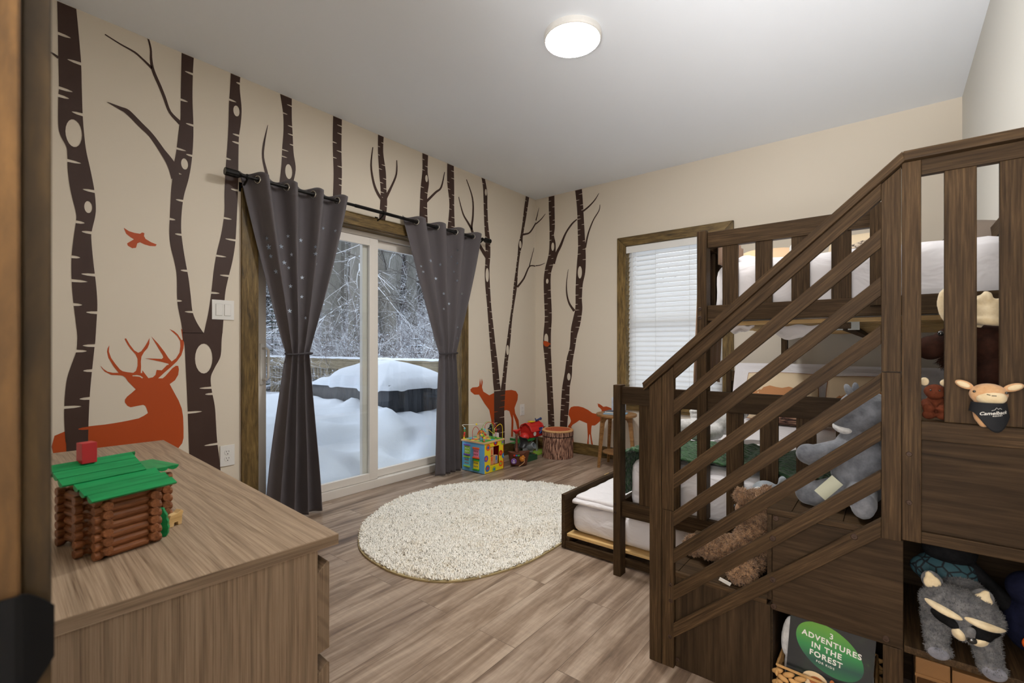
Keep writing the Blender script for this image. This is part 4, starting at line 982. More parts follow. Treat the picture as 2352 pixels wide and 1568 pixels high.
pillow('cream cushion with brown piping on the right of the lower bed', .46, .36, .13, PM(2.96, -.385, .735, math.radians(72)), M_CREAM, 0, 'cushion', 'cushion', 6, M_PIPE, bear_patch)
def bark_mat(name, c1, c2, c3, s=(22, 22, 3.2)):
    t = NT(name); mp = t.coord('Object', s); n = t.noise(mp, 1.3, 3, .5, 1.2)
    v = t.n('ShaderNodeTexVoronoi', feature='DISTANCE_TO_EDGE'); ad = t.n('ShaderNodeVectorMath', operation='MULTIPLY_ADD'); t.l(mp, 0, ad, 0)
    t.l(n, 'Color', ad, 2); ad.inputs[1].default_value = (1, 1, 1); t.l(ad, 0, v, 'Vector'); v.inputs['Scale'].default_value = 1.0
    r = t.ramp(v, 'Distance', [(.02, c1), (.12, c2), (.30, c3)]); t.col(r); t.b.inputs['Roughness'].default_value = .9; t.bump(v, 'Distance', .8, .01); return t.m
M_BARK = bark_mat('printed_bark', srgb(52, 34, 28), srgb(120, 84, 68), srgb(188, 150, 122), (9, 60, 60))
M_RING = plain('orange_rings', srgb(198, 108, 66), .8)
def log_cushion(label, x0, x1, y, z, r_, ry=0):
    r = thing('log_cushion', label, 'cushion', ((x0+x1)/2, y, z))
    M = PM((x0+x1)/2, y, z, 0, ry); L = (x1-x0)/2
    mb = MB(); mb.lathe([(r_*.9, -L), (r_, -L+.012), (r_, L-.012), (r_*.9, L)], (0, 0, 0), 30, M @ Matrix.Rotation(PI/2, 4, 'Y')); mb.build('bark_print_cover', M_BARK, r, smooth=True)
    mb = MB()
    for s in (-1, 1): mb.lathe([(r_*.86, 0), (r_*.5, .008), (.001, .010)] , (0, 0, 0), 24, M @ Matrix.Translation((s*L, 0, 0)) @ Matrix.Rotation(s*PI/2, 4, 'Y'))
    mb.build('log_end', M_RING, r, smooth=True)
log_cushion('log shaped cushion printed with bark in the middle of the lower bed', 2.40, 2.745, -.60, .648, .072)
log_cushion('short bark print log cushion on the right of the lower bed', 2.83, 3.10, -.64, .640, .066, -.12)
# upper bunk soft things
pillow('white pillow lying flat on the far end of the upper bunk', .52, .38, .13, PM(2.95, -.42, 1.56, .25), M_SHEET, .02, seed=9)
pillow('peach coloured cushion on the upper bunk behind the left guard slats', .36, .30, .12, PM(2.59, -1.25, 1.575, math.radians(30), .5), plain('peach_cotton', srgb(226, 190, 152), .85), 0, 'cushion', 'cushion', 11)
def mount(r, M):
    mb = MB(); mb.grid(lambda u, v: M @ Vector((-.15+.30*u, -.02+.10*v*(math.sin(PI*u)**.7), .052+.012*math.sin(PI*u))), 16, 6)
    mt = NT('sketch_print'); nz = mt.noise(mt.coord('Object', (60, 60, 60)), 1.2, 6, .7); rr = mt.ramp(nz, 'Fac', [(.42, srgb(70, 56, 52)), (.56, srgb(214, 196, 172))]); mt.col(rr)
    mb.build('printed_motif', mt.m, r, smooth=True, fix=False)['label'] = 'dark sketched hill print'
pillow('cream cushion with a dark sketched print on the upper bunk', .40, .34, .11, PM(2.98, -.95, 1.60, math.radians(62), -.1), M_CREAM, 0, 'cushion', 'cushion', 12, None, mount)
pillow('grey brown cushion on the upper bunk by the right wall', .26, .24, .10, PM(3.345, -1.45, 1.540, math.radians(50), -.9, .3), plain('taupe_cloth', srgb(120, 106, 94), .85), 0, 'cushion', 'cushion', 13)
# ---------------------------------------------------------------- dresser (slightly turned from the wall)
rzD = math.radians(-3.3)
DR = thing('dresser', 'light oak chest of drawers in front of the stag decal', 'dresser', (2.146, -3.686, 0), rzD)
def dl(nm, x0, x1, y0, y1, z0, z1, m, rot=False, **k):
    o = board(nm, ((x0+x1)/2, (y0+y1)/2, (z0+z1)/2), (abs(x1-x0), abs(y1-y0), abs(z1-z0)), None, m, **k); o.parent = DR; return o
DW, DD, DH = 1.532, .49, .70
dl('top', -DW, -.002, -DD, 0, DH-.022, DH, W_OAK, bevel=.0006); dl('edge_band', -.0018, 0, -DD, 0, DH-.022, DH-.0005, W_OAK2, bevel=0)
# side panel, grain upright
def upright(nm, x0, x1, y0, y1, z0, z1, m):
    mb = MB(); mb.box(-(z1-z0)/2, (z1-z0)/2, -(y1-y0)/2, (y1-y0)/2, -(x1-x0)/2, (x1-x0)/2); o = mb.build(nm, m, None, bevel=.001)
    o.parent = DR; o.location = ((x0+x1)/2, (y0+y1)/2, (z0+z1)/2); o.rotation_euler = (0, -PI/2, 0); return o
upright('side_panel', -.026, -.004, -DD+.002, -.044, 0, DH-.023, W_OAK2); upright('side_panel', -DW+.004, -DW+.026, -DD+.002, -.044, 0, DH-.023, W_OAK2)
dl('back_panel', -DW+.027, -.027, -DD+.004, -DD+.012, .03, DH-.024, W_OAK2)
dl('plinth', -DW+.027, -.027, -.075, -.06, 0, .045, W_OAK2)
zt = DH-.052
for row in range(3):
    for c in range(2):
        xa = -DW+.004+c*(DW-.008)/2+.001; xb = xa+(DW-.008)/2-.002; z1 = zt-row*.213; z0 = z1-.190
        mb = MB(); s = .020
        # front with a bevelled finger grip along its upper edge
        prof = [(-.043, z0), (-.018, z0+.004), (-.018, z1-.004), (-.022, z1), (-.043, z1-.020)]
        vs = [(xa, y, z) for y, z in prof]+[(xb, y, z) for y, z in prof]; n = 5
        mb.cur = 1; mb.add(vs, [tuple(range(n))[::-1], tuple(range(n, 2*n))]); mb.cur = 0; mb.f += [(i, (i+1) % n, n+(i+1) % n, n+i) for i in range(n)]; mb.mi += [0]*n
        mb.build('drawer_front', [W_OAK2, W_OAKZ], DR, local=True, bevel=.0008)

# ---------------------------------------------------------------- toy log cabin
CB = thing('toy_log_cabin', 'toy cabin of interlocking brown logs with a green slat roof on the dresser', 'toy cabin', (1.908, -4.030, .7005), math.radians(12.1))
LR = .0087
def clog(p0, p1, parent=CB, notch=()):
    """round log; ends cut as flattened hexagonal blocks"""
    p0 = Vector(p0); p1 = Vector(p1); d = (p1-p0).normalized(); L = (p1-p0).length
    mb = MB(); e = .020
    if L > .05: path = [(0, .9), (.0015, 1), (.0035, 1.02), (e*.55, 1.02), (e*.8, .62), (e*.98, .62), (e*1.25, 1), (L-e*1.25, 1), (L-e*.98, .62), (L-e*.8, .62), (L-e*.55, 1.02), (L-.0035, 1.02), (L-.0015, 1), (L, .9)]
    else: path = [(0, .9), (.0015, 1), (L-.0015, 1), (L, .9)]
    mb.tube([(Vector((1, 0, 0))*(s_-L/2)) for s_, k in path], [LR*k for s_, k in path], 12)
    o = mb.build('log', W_LOG, None, smooth=False); o.parent = parent; o.location = (p0+p1)/2
    o.rotation_euler = (0, 0, math.atan2(d.y, d.x)); return o
n = 7; ov = .017
def wallrun(a, b, k0, axis):
    for k in range(n):
        z = LR + k*LR*2*.965 + (LR*.93 if k0 else 0)
        if k0 and k == n-1: continue
        a_, b_ = (Vector((*a, z)), Vector((*b, z))); d = (b_-a_).normalized(); clog(a_-d*ov, b_+d*ov)
U1, U2, V1, V2 = .078, .140, -.080, -.150
wallrun((0, 0), (0, U1), 0, 0); wallrun((V1, U1), (V1, U2), 0, 0); wallrun((V2, 0), (V2, U2), 0, 0)
wallrun((0, 0), (V2, 0), 1, 1); wallrun((0, U1), (V1, U1), 1, 1); wallrun((V1, U2), (V2, U2), 1, 1)
wallrun((-.045, -.012), (-.045, U1), 0, 0)
M_GREEN = wood('green_painted_wood', srgb(10, 120, 64), srgb(18, 142, 78), srgb(34, 160, 92), gs=(3, 30, 30), rough=.45, var=.1)
H = n*LR*2*.965+LR
def rslat(p0, p1, w, tilt, nm='roof_slat', th=.009):
    p0 = Vector(p0); p1 = Vector(p1); d = (p1-p0).normalized(); L = (p1-p0).length; c, s_ = math.cos(tilt), math.sin(tilt)
    mb = MB(); prof = [(w/2*math.cos(a), -th*abs(math.sin(a))) for a in [PI+PI*k/8 for k in range(9)]]; m = len(prof)
    mb.add([(-L/2, y, z) for y, z in prof]+[(L/2, y, z) for y, z in prof], [tuple(range(m)), tuple(range(m, 2*m))[::-1]]+[(i, (i+1) % m, m+(i+1) % m, m+i) for i in range(m)])
    o = mb.build(nm, M_GREEN, None, bevel=.0004); o.parent = CB; o.location = (p0+p1)/2
    o.rotation_euler = Euler((tilt, 0, math.atan2(d.y, d.x)), 'XYZ'); return o
# eave slats, then the raised main slope and the slope behind, all running along the cabin's length
for k, (x, z, l0, l1) in enumerate(((.020, H-.002, -.030, .112), (.001, H+.007, -.034, .108), (-.018, H+.016, -.036, .100))): rslat((x, l0, z), (x, l1, z), .0215, math.radians(24))
for k, (x, z) in enumerate(((-.034, H+.026), (-.054, H+.036), (-.074, H+.046))): rslat((x, -.052, z), (x, .082, z), .0215, math.radians(26))
for k, (x, z) in enumerate(((-.096, H+.046), (-.116, H+.036), (-.136, H+.026))): rslat((x, -.052, z), (x, .090, z), .0215, -math.radians(26))
for k in range(4): rslat((-.062, .092+k*.0205, H+.006), (-.172, .092+k*.0205, H+.012), .0215, 0)
mb = MB(); mb.box(-.012, .012, -.012, .012, 0, .040); o = mb.build('chimney', plain('red_painted_wood', srgb(178, 34, 40), .45), None, bevel=.001); o.parent = CB; o.location = (-.078, .004, H+.046)
tr_ = thing('toy_tree', 'small flat green wooden toy tree beside the log cabin', 'toy', (1.868, -3.930, .7005), math.radians(60))
mb = MB(); poly = []
for s_ in (1, -1):
    rows = [(0, .010), (.006, .013), (.012, .013), (.018, .0145), (.024, .0125), (.031, .0135), (.038, .0105), (.045, .011), (.052, .007), (.060, .004)]
    poly += [(s_*w, z) for z, w in (rows if s_ == 1 else rows[::-1])]
mb.prism(poly, Matrix.Translation((0, .005, 0)) @ Matrix.Rotation(PI/2, 4, 'X'), .010); mb.build('tree_cutout', M_GREEN, tr_, local=True, bevel=.001)
ty = thing('toy_animal', 'small pale wooden toy animal behind the log cabin', 'toy', (1.815, -3.893, .7005), math.radians(110))
mb = MB(); mb.prism([(-.014,0),(-.005,0),(-.004,.008),(.004,.008),(.005,0),(.013,0),(.014,.020),(.017,.028),(.012,.033),(.004,.027),(-.012,.026),(-.016,.016)], Matrix.Translation((0, .008, 0)) @ Matrix.Rotation(PI/2, 4, 'X'), .016)
mb.build('animal_cutout', W_PINE, ty, local=True, bevel=.001)

# ---------------------------------------------------------------- stump box
cx, cy = .452, -.242
SB = thing('stump_storage_box', 'round storage box printed like a tree stump in the room corner', 'storage box', (cx, cy, 0))
M_STUMP = bark_mat('stump_bark', srgb(70, 46, 38), srgb(158, 112, 92), srgb(206, 164, 138), (70, 70, 8))
def bumpy(z0, z1, r, nm, seed):
    mb = MB(); N = 96; K = 14
    def fn(u, v):
        a = 2*PI*u; z = z0+(z1-z0)*v; w = .0035*noise.noise(Vector((math.cos(a)*9, math.sin(a)*9, z*9+seed)))+.002*math.sin(a*31+z*20)
        return Vector((cx+(r+w)*math.cos(a), cy+(r+w)*math.sin(a), z))
    mb.grid(fn, N, K); mb.lathe([(r*.985, z0), (r*.985, z1-.001)], (cx, cy, 0), 48); return mb.build(nm, M_STUMP, SB, smooth=True, fix=False)
bumpy(.002, .214, .153, 'box_body', 1); bumpy(.219, .273, .156, 'lid', 5)
mb = MB(); mb.lathe([(.1535, .211), (.1555, .2145), (.1535, .218)], (cx, cy, 0), 64); mb.build('elastic_band', M_BLACKP, SB, smooth=True)
mb = MB(); mb.lathe([(.1575, .262), (.1585, .270), (.154, .277), (.134, .279), (.128, .276)], (cx, cy, 0), 64); mb.build('lid_rim', plain('tan_cut_wood', srgb(214, 166, 112), .8), SB, smooth=True)
t = NT('growth_rings'); wv = t.n('ShaderNodeTexWave', wave_type='RINGS', rings_direction='Z'); wv.inputs['Scale'].default_value = 14; wv.inputs['Distortion'].default_value = 3; wv.inputs['Detail Scale'].default_value = .6
t.l(t.coord('Object'), 0, wv, 'Vector'); r = t.ramp(wv, 'Fac', [(0, srgb(176, 78, 42)), (1, srgb(206, 104, 62))]); t.col(r); t.b.inputs['Roughness'].default_value = .8
mb = MB(); mb.lathe([(.129, .270), (.128, .2775), (.001, .2785)], (cx, cy, 0), 64); mb.build('lid_seat', t.m, SB)

# ---------------------------------------------------------------- side table with books
tx, ty_ = 1.095, -.235
TB = thing('side_table', 'round wooden side table with three splayed legs and a lower shelf', 'side table', (tx, ty_, 0))
mb = MB(); mb.lathe([(.178, .466), (.184, .470), (.185, .486), (.183, .489), (.001, .489)], (tx, ty_, 0), 56); mb.build('table_top', W_TABLE, TB)
mb = MB(); mb.lathe([(.122, .128), (.126, .130), (.126, .140), (.001, .141)], (tx, ty_, 0), 48); mb.build('lower_shelf', W_TABLE, TB)
for k, a in enumerate((math.radians(232), math.radians(142), math.radians(0))):
    mb = MB(); d = Vector((math.cos(a), math.sin(a), 0)); nn = Vector((-math.sin(a), math.cos(a), 0))
    prof = [(.188, 0), (.168, 0), (.120, .41), (.105, .435), (.075, .445), (.075, .466), (.155, .466)]
    M = Matrix((d, Vector((0, 0, 1)), nn)).transposed().to_4x4(); M.translation = Vector((tx, ty_, 0))-nn*.0
    # broad face towards the side: wedge shaped flat leg
    mb.prism([(r_, z) for r_, z in prof], Matrix.Translation(-nn*.011) @ M, .022); mb.build('leg', W_TABLE, TB, bevel=.002)
def book(label, x, y, z, w, d, h, rz, mat, grp=None):
    r = thing('book', label, 'book', (x, y, z), rz, grp); M_PAGE = plain('paper_pages', srgb(232, 226, 212), .8)
    mb = MB(); mb.box(-w/2, w/2, -d/2, d/2, 0, .002); mb.box(-w/2, w/2, -d/2, d/2, h-.002, h); mb.box(-w/2, -w/2+.003, -d/2, d/2, .002, h-.002); mb.build('cover', mat, r, local=True)
    mb = MB(); mb.box(-w/2+.003, w/2-.004, -d/2+.004, d/2-.004, .002, h-.002); mb.build('pages', M_PAGE, r, local=True); return r
book('pale blue book at the bottom of the small stack on the side table', 1.10, -.26, .4895, .20, .15, .008, .25, plain('pale_blue_cover', srgb(150, 190, 220), .4))
book('thin dark blue book on top of the stack on the side table', 1.09, -.255, .498, .16, .12, .016, .05, plain('dark_blue_cover', srgb(42, 46, 72), .4))
bx_ = thing('tissue_box', 'light grey patterned tissue box standing on the side table books', 'tissue box', (1.09, -.20, .515))
mb = MB(); mb.box(1.045, 1.150, -.235, -.150, .515, .635); mb.build('box_body', plain('grey_box', srgb(196, 202, 216), .5, var=.12, vscale=30), bx_, bevel=.003)
mb = MB(); mb.ell((1.095, -.192, .635), (.022, .014, .006)); mb.build('tissue_opening', M_WHITE, bx_, smooth=True)

# ---------------------------------------------------------------- rug
pts = [(0.706,-2.70),(0.53,-2.56),(0.40,-2.36),(0.315,-2.14),(0.295,-1.92),(0.34,-1.68),(0.47,-1.44),(0.66,-1.25),(0.90,-1.13),(1.14,-1.08),(1.36,-1.16),(1.52,-1.36),(1.60,-1.62),(1.63,-1.88),(1.645,-2.14),(1.625,-2.38),(1.53,-2.63),(1.40,-2.76),(1.20,-2.82),(0.98,-2.81),(0.83,-2.77)]
ol = smooth_line(pts+[pts[0]], 8)[:-1]
RG = thing('shaggy_rug', 'large oval cream shag rug on the floor by the sliding door', 'rug', (.97, -1.95, 0))
mb = MB(); mb.prism(ol, Matrix.Translation((0, 0, .001)), .008); mb.build('rug_backing', plain('rug_backing', srgb(178, 160, 120), .9), RG)
from mathutils.geometry import intersect_point_tri_2d
oa = np.array(ol); 
def inside(P):
    x, y = P[:, 0], P[:, 1]; c = np.zeros(len(P), bool); n = len(oa)
    for i in range(n):
        x0, y0 = oa[i]; x1, y1 = oa[(i+1) % n]
        cond = ((y0 > y) != (y1 > y)); xi = (x1-x0)*(y-y0)/((y1-y0) if y1 != y0 else 1e-9)+x0; c ^= cond & (x < xi)
    return c
PP = rng.uniform([.28, -2.84], [1.68, -1.06], (90000, 2)); ctr = np.array([.97, -1.95]); PP = PP[inside((PP-ctr)*1.012+ctr)]
P3 = np.c_[PP, np.array([.010+.009*noise.noise(Vector((a*17, b*17, 3))) for a, b in PP])]
def rug_mat():
    t = NT('cream_pile'); nz = t.noise(t.coord('Object'), 3.2, 3, .6); n2 = t.noise(t.coord('Object'), 45, 2)
    ad = t.n('ShaderNodeMath', operation='MULTIPLY'); t.l(nz, 'Fac', ad, 0); t.l(n2, 'Fac', ad, 1)
    r = t.ramp(ad, 0, [(.24, srgb(254, 250, 241)), (.38, srgb(247, 239, 224)), (.46, srgb(206, 196, 184))]); t.col(r); t.b.inputs['Roughness'].default_value = .95; return t.m
o = tufts('pile', P3, np.tile([0, 0, 1.], (len(P3), 1)), .021, .0052, rug_mat(), RG, 3, 1.25, 1.5, .22); o['kind'] = 'stuff'
# ---------------------------------------------------------------- activity cube
C4 = {k: plain('toy_'+k, srgb(*v), .4) for k, v in dict(red=(206,40,34), blue=(46,110,186), green=(60,160,52), yellow=(240,214,38), orange=(232,98,34), purple=(120,86,168), lime=(160,204,70), sky=(104,170,214), pink=(230,130,160), cyan=(110,196,214), wood=(222,180,130), white=(236,232,224), grey=(160,164,168), dark=(34,34,36), brown=(104,60,44), navy=(48,66,120), gold=(196,124,40)).items()}
AC = thing('activity_cube', 'blue and yellow wooden activity cube topped with a bead maze', 'toy', (.2, -1.085, 0))
x0, x1, y0, y1 = .067, .333, -1.218, -.952
def tb(nm, b, m, par, bev=.001): mb = MB(); mb.box(*b); return mb.build(nm, m, par, bevel=bev)
tb('blue_side', (x0, x1, y0, y0+.008, .004, .262), C4['sky'], AC); tb('back_side', (x0, x1, y1-.008, y1, .004, .262), C4['red'], AC); tb('left_side', (x0, x0+.008, y0+.008, y1-.008, .004, .262), C4['green'], AC)
# yellow side with a square window
mb = MB(); wy0, wy1, wz0, wz1 = y0+.083, y0+.205, .060, .225
for b in ((x1-.008, x1, y0+.008, wy0, .004, .262), (x1-.008, x1, wy1, y1-.008, .004, .262), (x1-.008, x1, wy0, wy1, .004, wz0), (x1-.008, x1, wy0, wy1, wz1, .262)): mb.box(*b)
ys = mb.build('yellow_side', C4['yellow'], AC)
tb('base', (x0+.008, x1-.008, y0+.008, y1-.008, .004, .014), C4['wood'], AC)
tb('wood_top', (x0-.006, x1+.006, y0-.006, y1+.006, .262, .277), C4['wood'], AC, .002)
t = NT('printed_top'); v = t.n('ShaderNodeTexVoronoi'); v.inputs['Scale'].default_value = 26; t.l(t.coord('Object'), 0, v, 'Vector')
sp_ = t.n('ShaderNodeSeparateXYZ'); t.l(v, 'Color', sp_, 0); r = t.ramp(sp_, 0, [(0, srgb(58, 158, 60)), (.45, srgb(70, 176, 74)), (.6, srgb(90, 170, 220)), (.75, srgb(230, 210, 80)), (.9, srgb(220, 90, 60))]); r.color_ramp.interpolation = 'CONSTANT'; t.col(r)
tb('printed_board', (x0+.004, x1-.004, y0+.004, y1-.004, .277, .2785), t.m, AC, 0)
MX = Matrix(((0,0,1,0),(1,0,0,0),(0,1,0,0),(0,0,0,1)))
def disc(y, z, r_, m, off):
    mb = MB(); poly = []
    for k in range(28):
        a = 2*PI*k/28; yy = min(max(y+r_*math.cos(a), y0+.001), y1-.001); zz = min(max(z+r_*math.sin(a), .006), .261); poly.append((yy, zz))
    mb.add([(x1+off, a, b) for a, b in poly], [tuple(range(28))]); mb.build('painted_dot', m, ys, fix=False)
for u, v_, r_, a, b in ((.2, .86, .029, 'orange', 'blue'), (.57, .97, .027, 'red', 'blue'), (.94, .93, .026, 'lime', 'purple'), (.10, .50, .028, 'purple', 'orange'), (.17, .16, .029, 'blue', 'red'), (.84, .20, .027, 'orange', 'lime'), (.50, .07, .026, 'lime', 'blue'), (.84, .57, .025, 'red', 'orange'), (.99, .45, .024, 'blue', 'cyan')):
    y = y0+(y1-y0)*u; z = .004+.258*v_; disc(y, z, r_, C4[a], .0006); disc(y, z, r_*.45, C4[b], .0010)
for k, (yy, zz, m, fig) in enumerate(((wy0+.026, wz0+.041, 'wood', 'orange'), (wy0+.026, wz0+.122, 'wood', 'orange'), (wy0+.086, wz0+.041, 'wood', 'blue'))):
    o = tb('picture_block', (x1-.034, x1-.006, yy-.022, yy+.022, zz-.037, zz+.037), C4['wood'], AC, .002)
    mb = MB(); X = x1-.0055
    def q(a, b, c, d): mb.add([(X, yy+a, zz+b), (X, yy+c, zz+b), (X, yy+c, zz+d), (X, yy+a, zz+d)], [(0,1,2,3)])
    if k == 1: q(-.009, -.02, .009, .012); q(-.009, .012, -.004, .022); q(.004, .012, .009, .022); q(-.006, -.036, .006, -.02)
    else: q(-.011, -.004, .011, .034); q(-.011, -.028, -.004, -.004); q(.004, -.028, .011, -.004); q(-.014, -.032, -.004, -.028); q(.004, -.032, .014, -.028)
    mb.build('painted_animal', C4[fig], o, fix=False)
mb = MB(); mb.tube([(x1-.02, wy0+.056, wz0-.02), (x1-.02, wy0+.056, wz1+.02)], .005, 10); mb.build('rod', C4['wood'], AC)
for fx_, fz, bar, pan, spot in ((.26, .70, 'purple', 'lime', 'white'), (.67, .64, 'orange', 'pink', 'brown'), (.25, .30, 'lime', 'cyan', 'red'), (.67, .245, 'green', 'yellow', 'navy')):
    cx_ = x0+(x1-x0)*fx_; cz = .262*fz+.01
    o = tb('flip_panel', (cx_-.030, cx_+.030, y0-.010, y0-.001, cz-.038, cz+.038), C4[pan], AC, .0015)
    for s in (-1, 1): tb('panel_bar', (cx_-.036, cx_+.036, y0-.018, y0-.001, cz+s*.042-.006, cz+s*.042+.006), C4[bar], o, .002)
    mb = MB()
    for i in range(3):
        for j in range(2): mb.lathe([(.005, 0), (.005, .001)], (cx_-.018+.018*i, y0-.0102, cz-.014+.028*j), 10, Matrix.Rotation(PI/2, 4, 'X'))
    mb.build('printed_spots', C4[spot], o)
def P3(x, y, z): return (x0+.266*x, y0+.266*y, .2785+z)
def wire(pts, m, nm='wire'):
    P = [Vector(P3(*p)) for p in pts]; Q = []
    for i in range(len(P)-1):
        a, b, c, d = P[max(i-1, 0)], P[i], P[i+1], P[min(i+2, len(P)-1)]
        for k in range(6):
            t_ = k/6; Q.append(.5*((2*b)+(c-a)*t_+(2*a-5*b+4*c-d)*t_*t_+(3*b-a-3*c+d)*t_**3))
    Q.append(P[-1]); mb = MB(); mb.tube(Q, .0022, 7); mb.build(nm, m, AC, smooth=True); return Q
def beads(Q, idx, cols, par=AC):
    for i, c in zip(idx, cols):
        mb = MB(); mb.ell(Q[min(i, len(Q)-1)], .0085, nu=14, nv=9); mb.build('bead', C4[c], AC, smooth=True)
Q = wire([(.04,.05,0),(.05,.05,.03),(.07,.05,.06),(.07,.05,.10),(0,.02,.125),(.2,.25,.125),(.45,.45,.130),(.5,.6,.12),(.5,.75,.06),(.5,.8,0)], C4['white'])
beads(Q, (2, 5, 8, 11, 14, 17), ('yellow', 'orange', 'red', 'red', 'green', 'cyan')); beads(Q, (33,), ('yellow',))
wire([(.35,.15,0),(.35,.15,.08),(.45,.2,.115),(.55,.25,.08),(.56,.28,0)], C4['red'])
Q = wire([(.95,.05,0),(.93,.08,.04),(.80,.1,.06),(.75,.15,.10),(.85,.2,.10),(.80,.3,.05),(.72,.2,.03),(.8,.4,.09),(.9,.6,.05),(.85,.7,.09),(.95,.85,.13),(.98,.95,.10),(.97,.97,0)], C4['yellow'])
beads(Q, (2, 5, 8, 11, 14), ('orange', 'yellow', 'green', 'yellow', 'orange')); beads(Q, (19, 23, 26, 30, 34), ('green', 'cyan', 'cyan', 'red', 'red'))
wire([(.10,.9,0),(.12,.9,.08),(.3,.92,.13),(.5,.95,.12),(.6,.9,.06),(.6,.9,0)], C4['lime'])
Q = wire([(.6,.5,0),(.6,.5,.12),(.75,.6,.15),(.9,.7,.12),(.9,.7,0)], C4['red']); beads(Q, (20, 23), ('red', 'green'))
for k, (c, r_) in enumerate((('red', .048), ('orange', .042), ('yellow', .037), ('green', .032), ('blue', .027))):
    mb = MB(); pts = [(x0+.13+r_*math.cos(PI*i/16), y0+.115+.0004*k, .305+r_*math.sin(PI*i/16)) for i in range(17)]; mb.tube(pts, .003, 6); mb.build('rainbow_arch', C4[c], AC)
for s in (-1, 1): tb('arch_foot', (x0+.13+s*.040-.011, x0+.13+s*.040+.011, y0+.108, y0+.122, .2785, .310), C4['wood'], AC)

# ---------------------------------------------------------------- toy ship
SH = thing('toy_ship', 'brown plastic toy pirate ship with a red crow nest beside the activity cube', 'toy', (.372, -.78, 0), 0)
Mh = Matrix.Translation((.372, -.78, 0)) @ Matrix.Rotation(math.radians(48), 4, 'Z')
mb = MB()
def hull(u, v):
    a = u*2*PI; w = .052*(.55+.45*v); l = .105*(.72+.28*v); x = l*math.cos(a); y = w*math.sin(a)*(1-.25*abs(math.cos(a))**3)
    return Mh @ Vector((x, y, .006+.115*v+.018*v*abs(math.cos(a))**2))
mb.grid(hull, 36, 8); vs = [hull(k/36, 1) for k in range(36)]; mb.add(vs, [tuple(range(36))]); vs = [hull(k/36, 0) for k in range(36)]; mb.add(vs, [tuple(range(36))[::-1]])
mb.build('hull', C4['brown'], SH, smooth=False, bevel=.001)
def SL(x, y, z): return Mh @ Vector((x, y, z))
mb = MB(); mb.lathe([(.020, 0), (.018, .02), (.012, .035), (.011, .075), (.015, .077), (.015, .083), (.011, .085), (.011, .145), (.014, .15), (.014, .185)], SL(-.02, 0, .130), 16); mb.build('mast', C4['brown'], SH, smooth=False)
mb = MB(); mb.lathe([(.014, 0), (.034, .022), (.036, .030), (.032, .030), (.012, .006)], SL(-.02, 0, .300), 20); mb.tube([SL(-.02, -.03, .328), SL(.0, -.04, .345), SL(.01, -.035, .345)], .007, 8); mb.build('crow_nest', C4['red'], SH)
mb = MB(); mb.grid(lambda u, v: SL(.0+.075*u+.02*math.sin(PI*v), .012+.022*math.sin(PI*v)+.012*math.sin(PI*u), .165+.115*v-.030*u*v-.010*math.sin(PI*u)), 10, 10); o = mb.build('sail', C4['dark'], SH, smooth=True, fix=False); m_ = o.modifiers.new('s', 'SOLIDIFY'); m_.thickness = .003
mb = MB()
d_ = Vector((CAM.x-.372, CAM.y+.78, 0)).normalized(); s_ = Vector((-d_.y, d_.x, 0))
def onhull(a, b, off=.052): return Vector((.372, -.78, 0))+d_*off+s_*a+Vector((0, 0, b))
Rf = Matrix((s_, Vector((0, 0, 1)), d_)).transposed().to_4x4()
mb.lathe([(.026, 0), (.026, .004), (.020, .006)], onhull(-.045, .055, .062), 22, Rf); o = mb.build('anchor_badge', C4['purple'], SH)
mb = MB(); c_ = onhull(-.045, .055, .0688)
def L2(pts, r_=.0022): mb.tube([c_+s_*a+Vector((0, 0, b)) for a, b in pts], r_, 6)
L2([(0, .013), (0, -.013)]); L2([(-.008, .006), (.008, .006)]); L2([(-.012, -.004), (-.006, -.012), (0, -.014), (.006, -.012), (.012, -.004)]); mb.build('anchor', C4['white'], o)
for i, c in enumerate(('red', 'blue', 'green')):
    p = onhull(-.040+.020*i, .108, .060); mb = MB(); mb.box(-.008, .008, -.007, .007, 0, .005, Matrix.Translation(p) @ Rf); mb.build('button', C4[c], SH, bevel=.0015)
mb = MB(); mb.ell(onhull(.030, .072, .048), (.028, .022, .026)); mb.ell(onhull(.040, .098, .056), .012); mb.ell(onhull(.055, .09, .058), (.008, .006, .005)); plush('figurehead', mb, C4['gold'], SH, .003, 3)
mb = MB(); mb.tube([onhull(.05, .08, .07), onhull(.052, .05, .072), onhull(.03, .03, .075), onhull(.0, .012, .078)], .0025, 6); mb.build('cord', C4['wood'], SH)

# ---------------------------------------------------------------- toy farm
FA = thing('toy_farm', 'red, green and white plastic toy barn set between the ship and the stump', 'toy', (.22, -.40, 0))
tb('base_plate', (.13, .265, -.46, -.10, 0, .014), C4['lime'], FA, .003)
tb('floor_panel', (.15, .36, -.64, -.465, 0, .05), plain('toy_dkgreen', srgb(40, 84, 56), .45), FA, .003)
mb = MB()
for b in ((.170, .178, -.50, -.40, .05, .19), (.170, .178, -.33, -.29, .014, .19), (.170, .178, -.23, -.20, .014, .19), (.170, .178, -.50, -.20, .155, .19), (.10, .178, -.50, -.492, .05, .19), (.25, .256, -.56, -.42, .05, .15)): mb.box(*b)
mb.build('white_wall', C4['grey'], FA, bevel=.001)
mb = MB(); mb.box(.12, .30, -.60, -.42, .178, .184); mb.box(.294, .300, -.60, -.42, .184, .20); mb.box(.12, .30, -.60, -.594, .184, .20); mb.box(.20, .27, -.70, -.60, .172, .178); mb.build('green_deck', plain('toy_green2', srgb(44, 130, 62), .4), FA, bevel=.001)
M = Matrix(((1,0,0,0),(0,0,-1,0),(0,1,0,0),(0,0,0,1)))
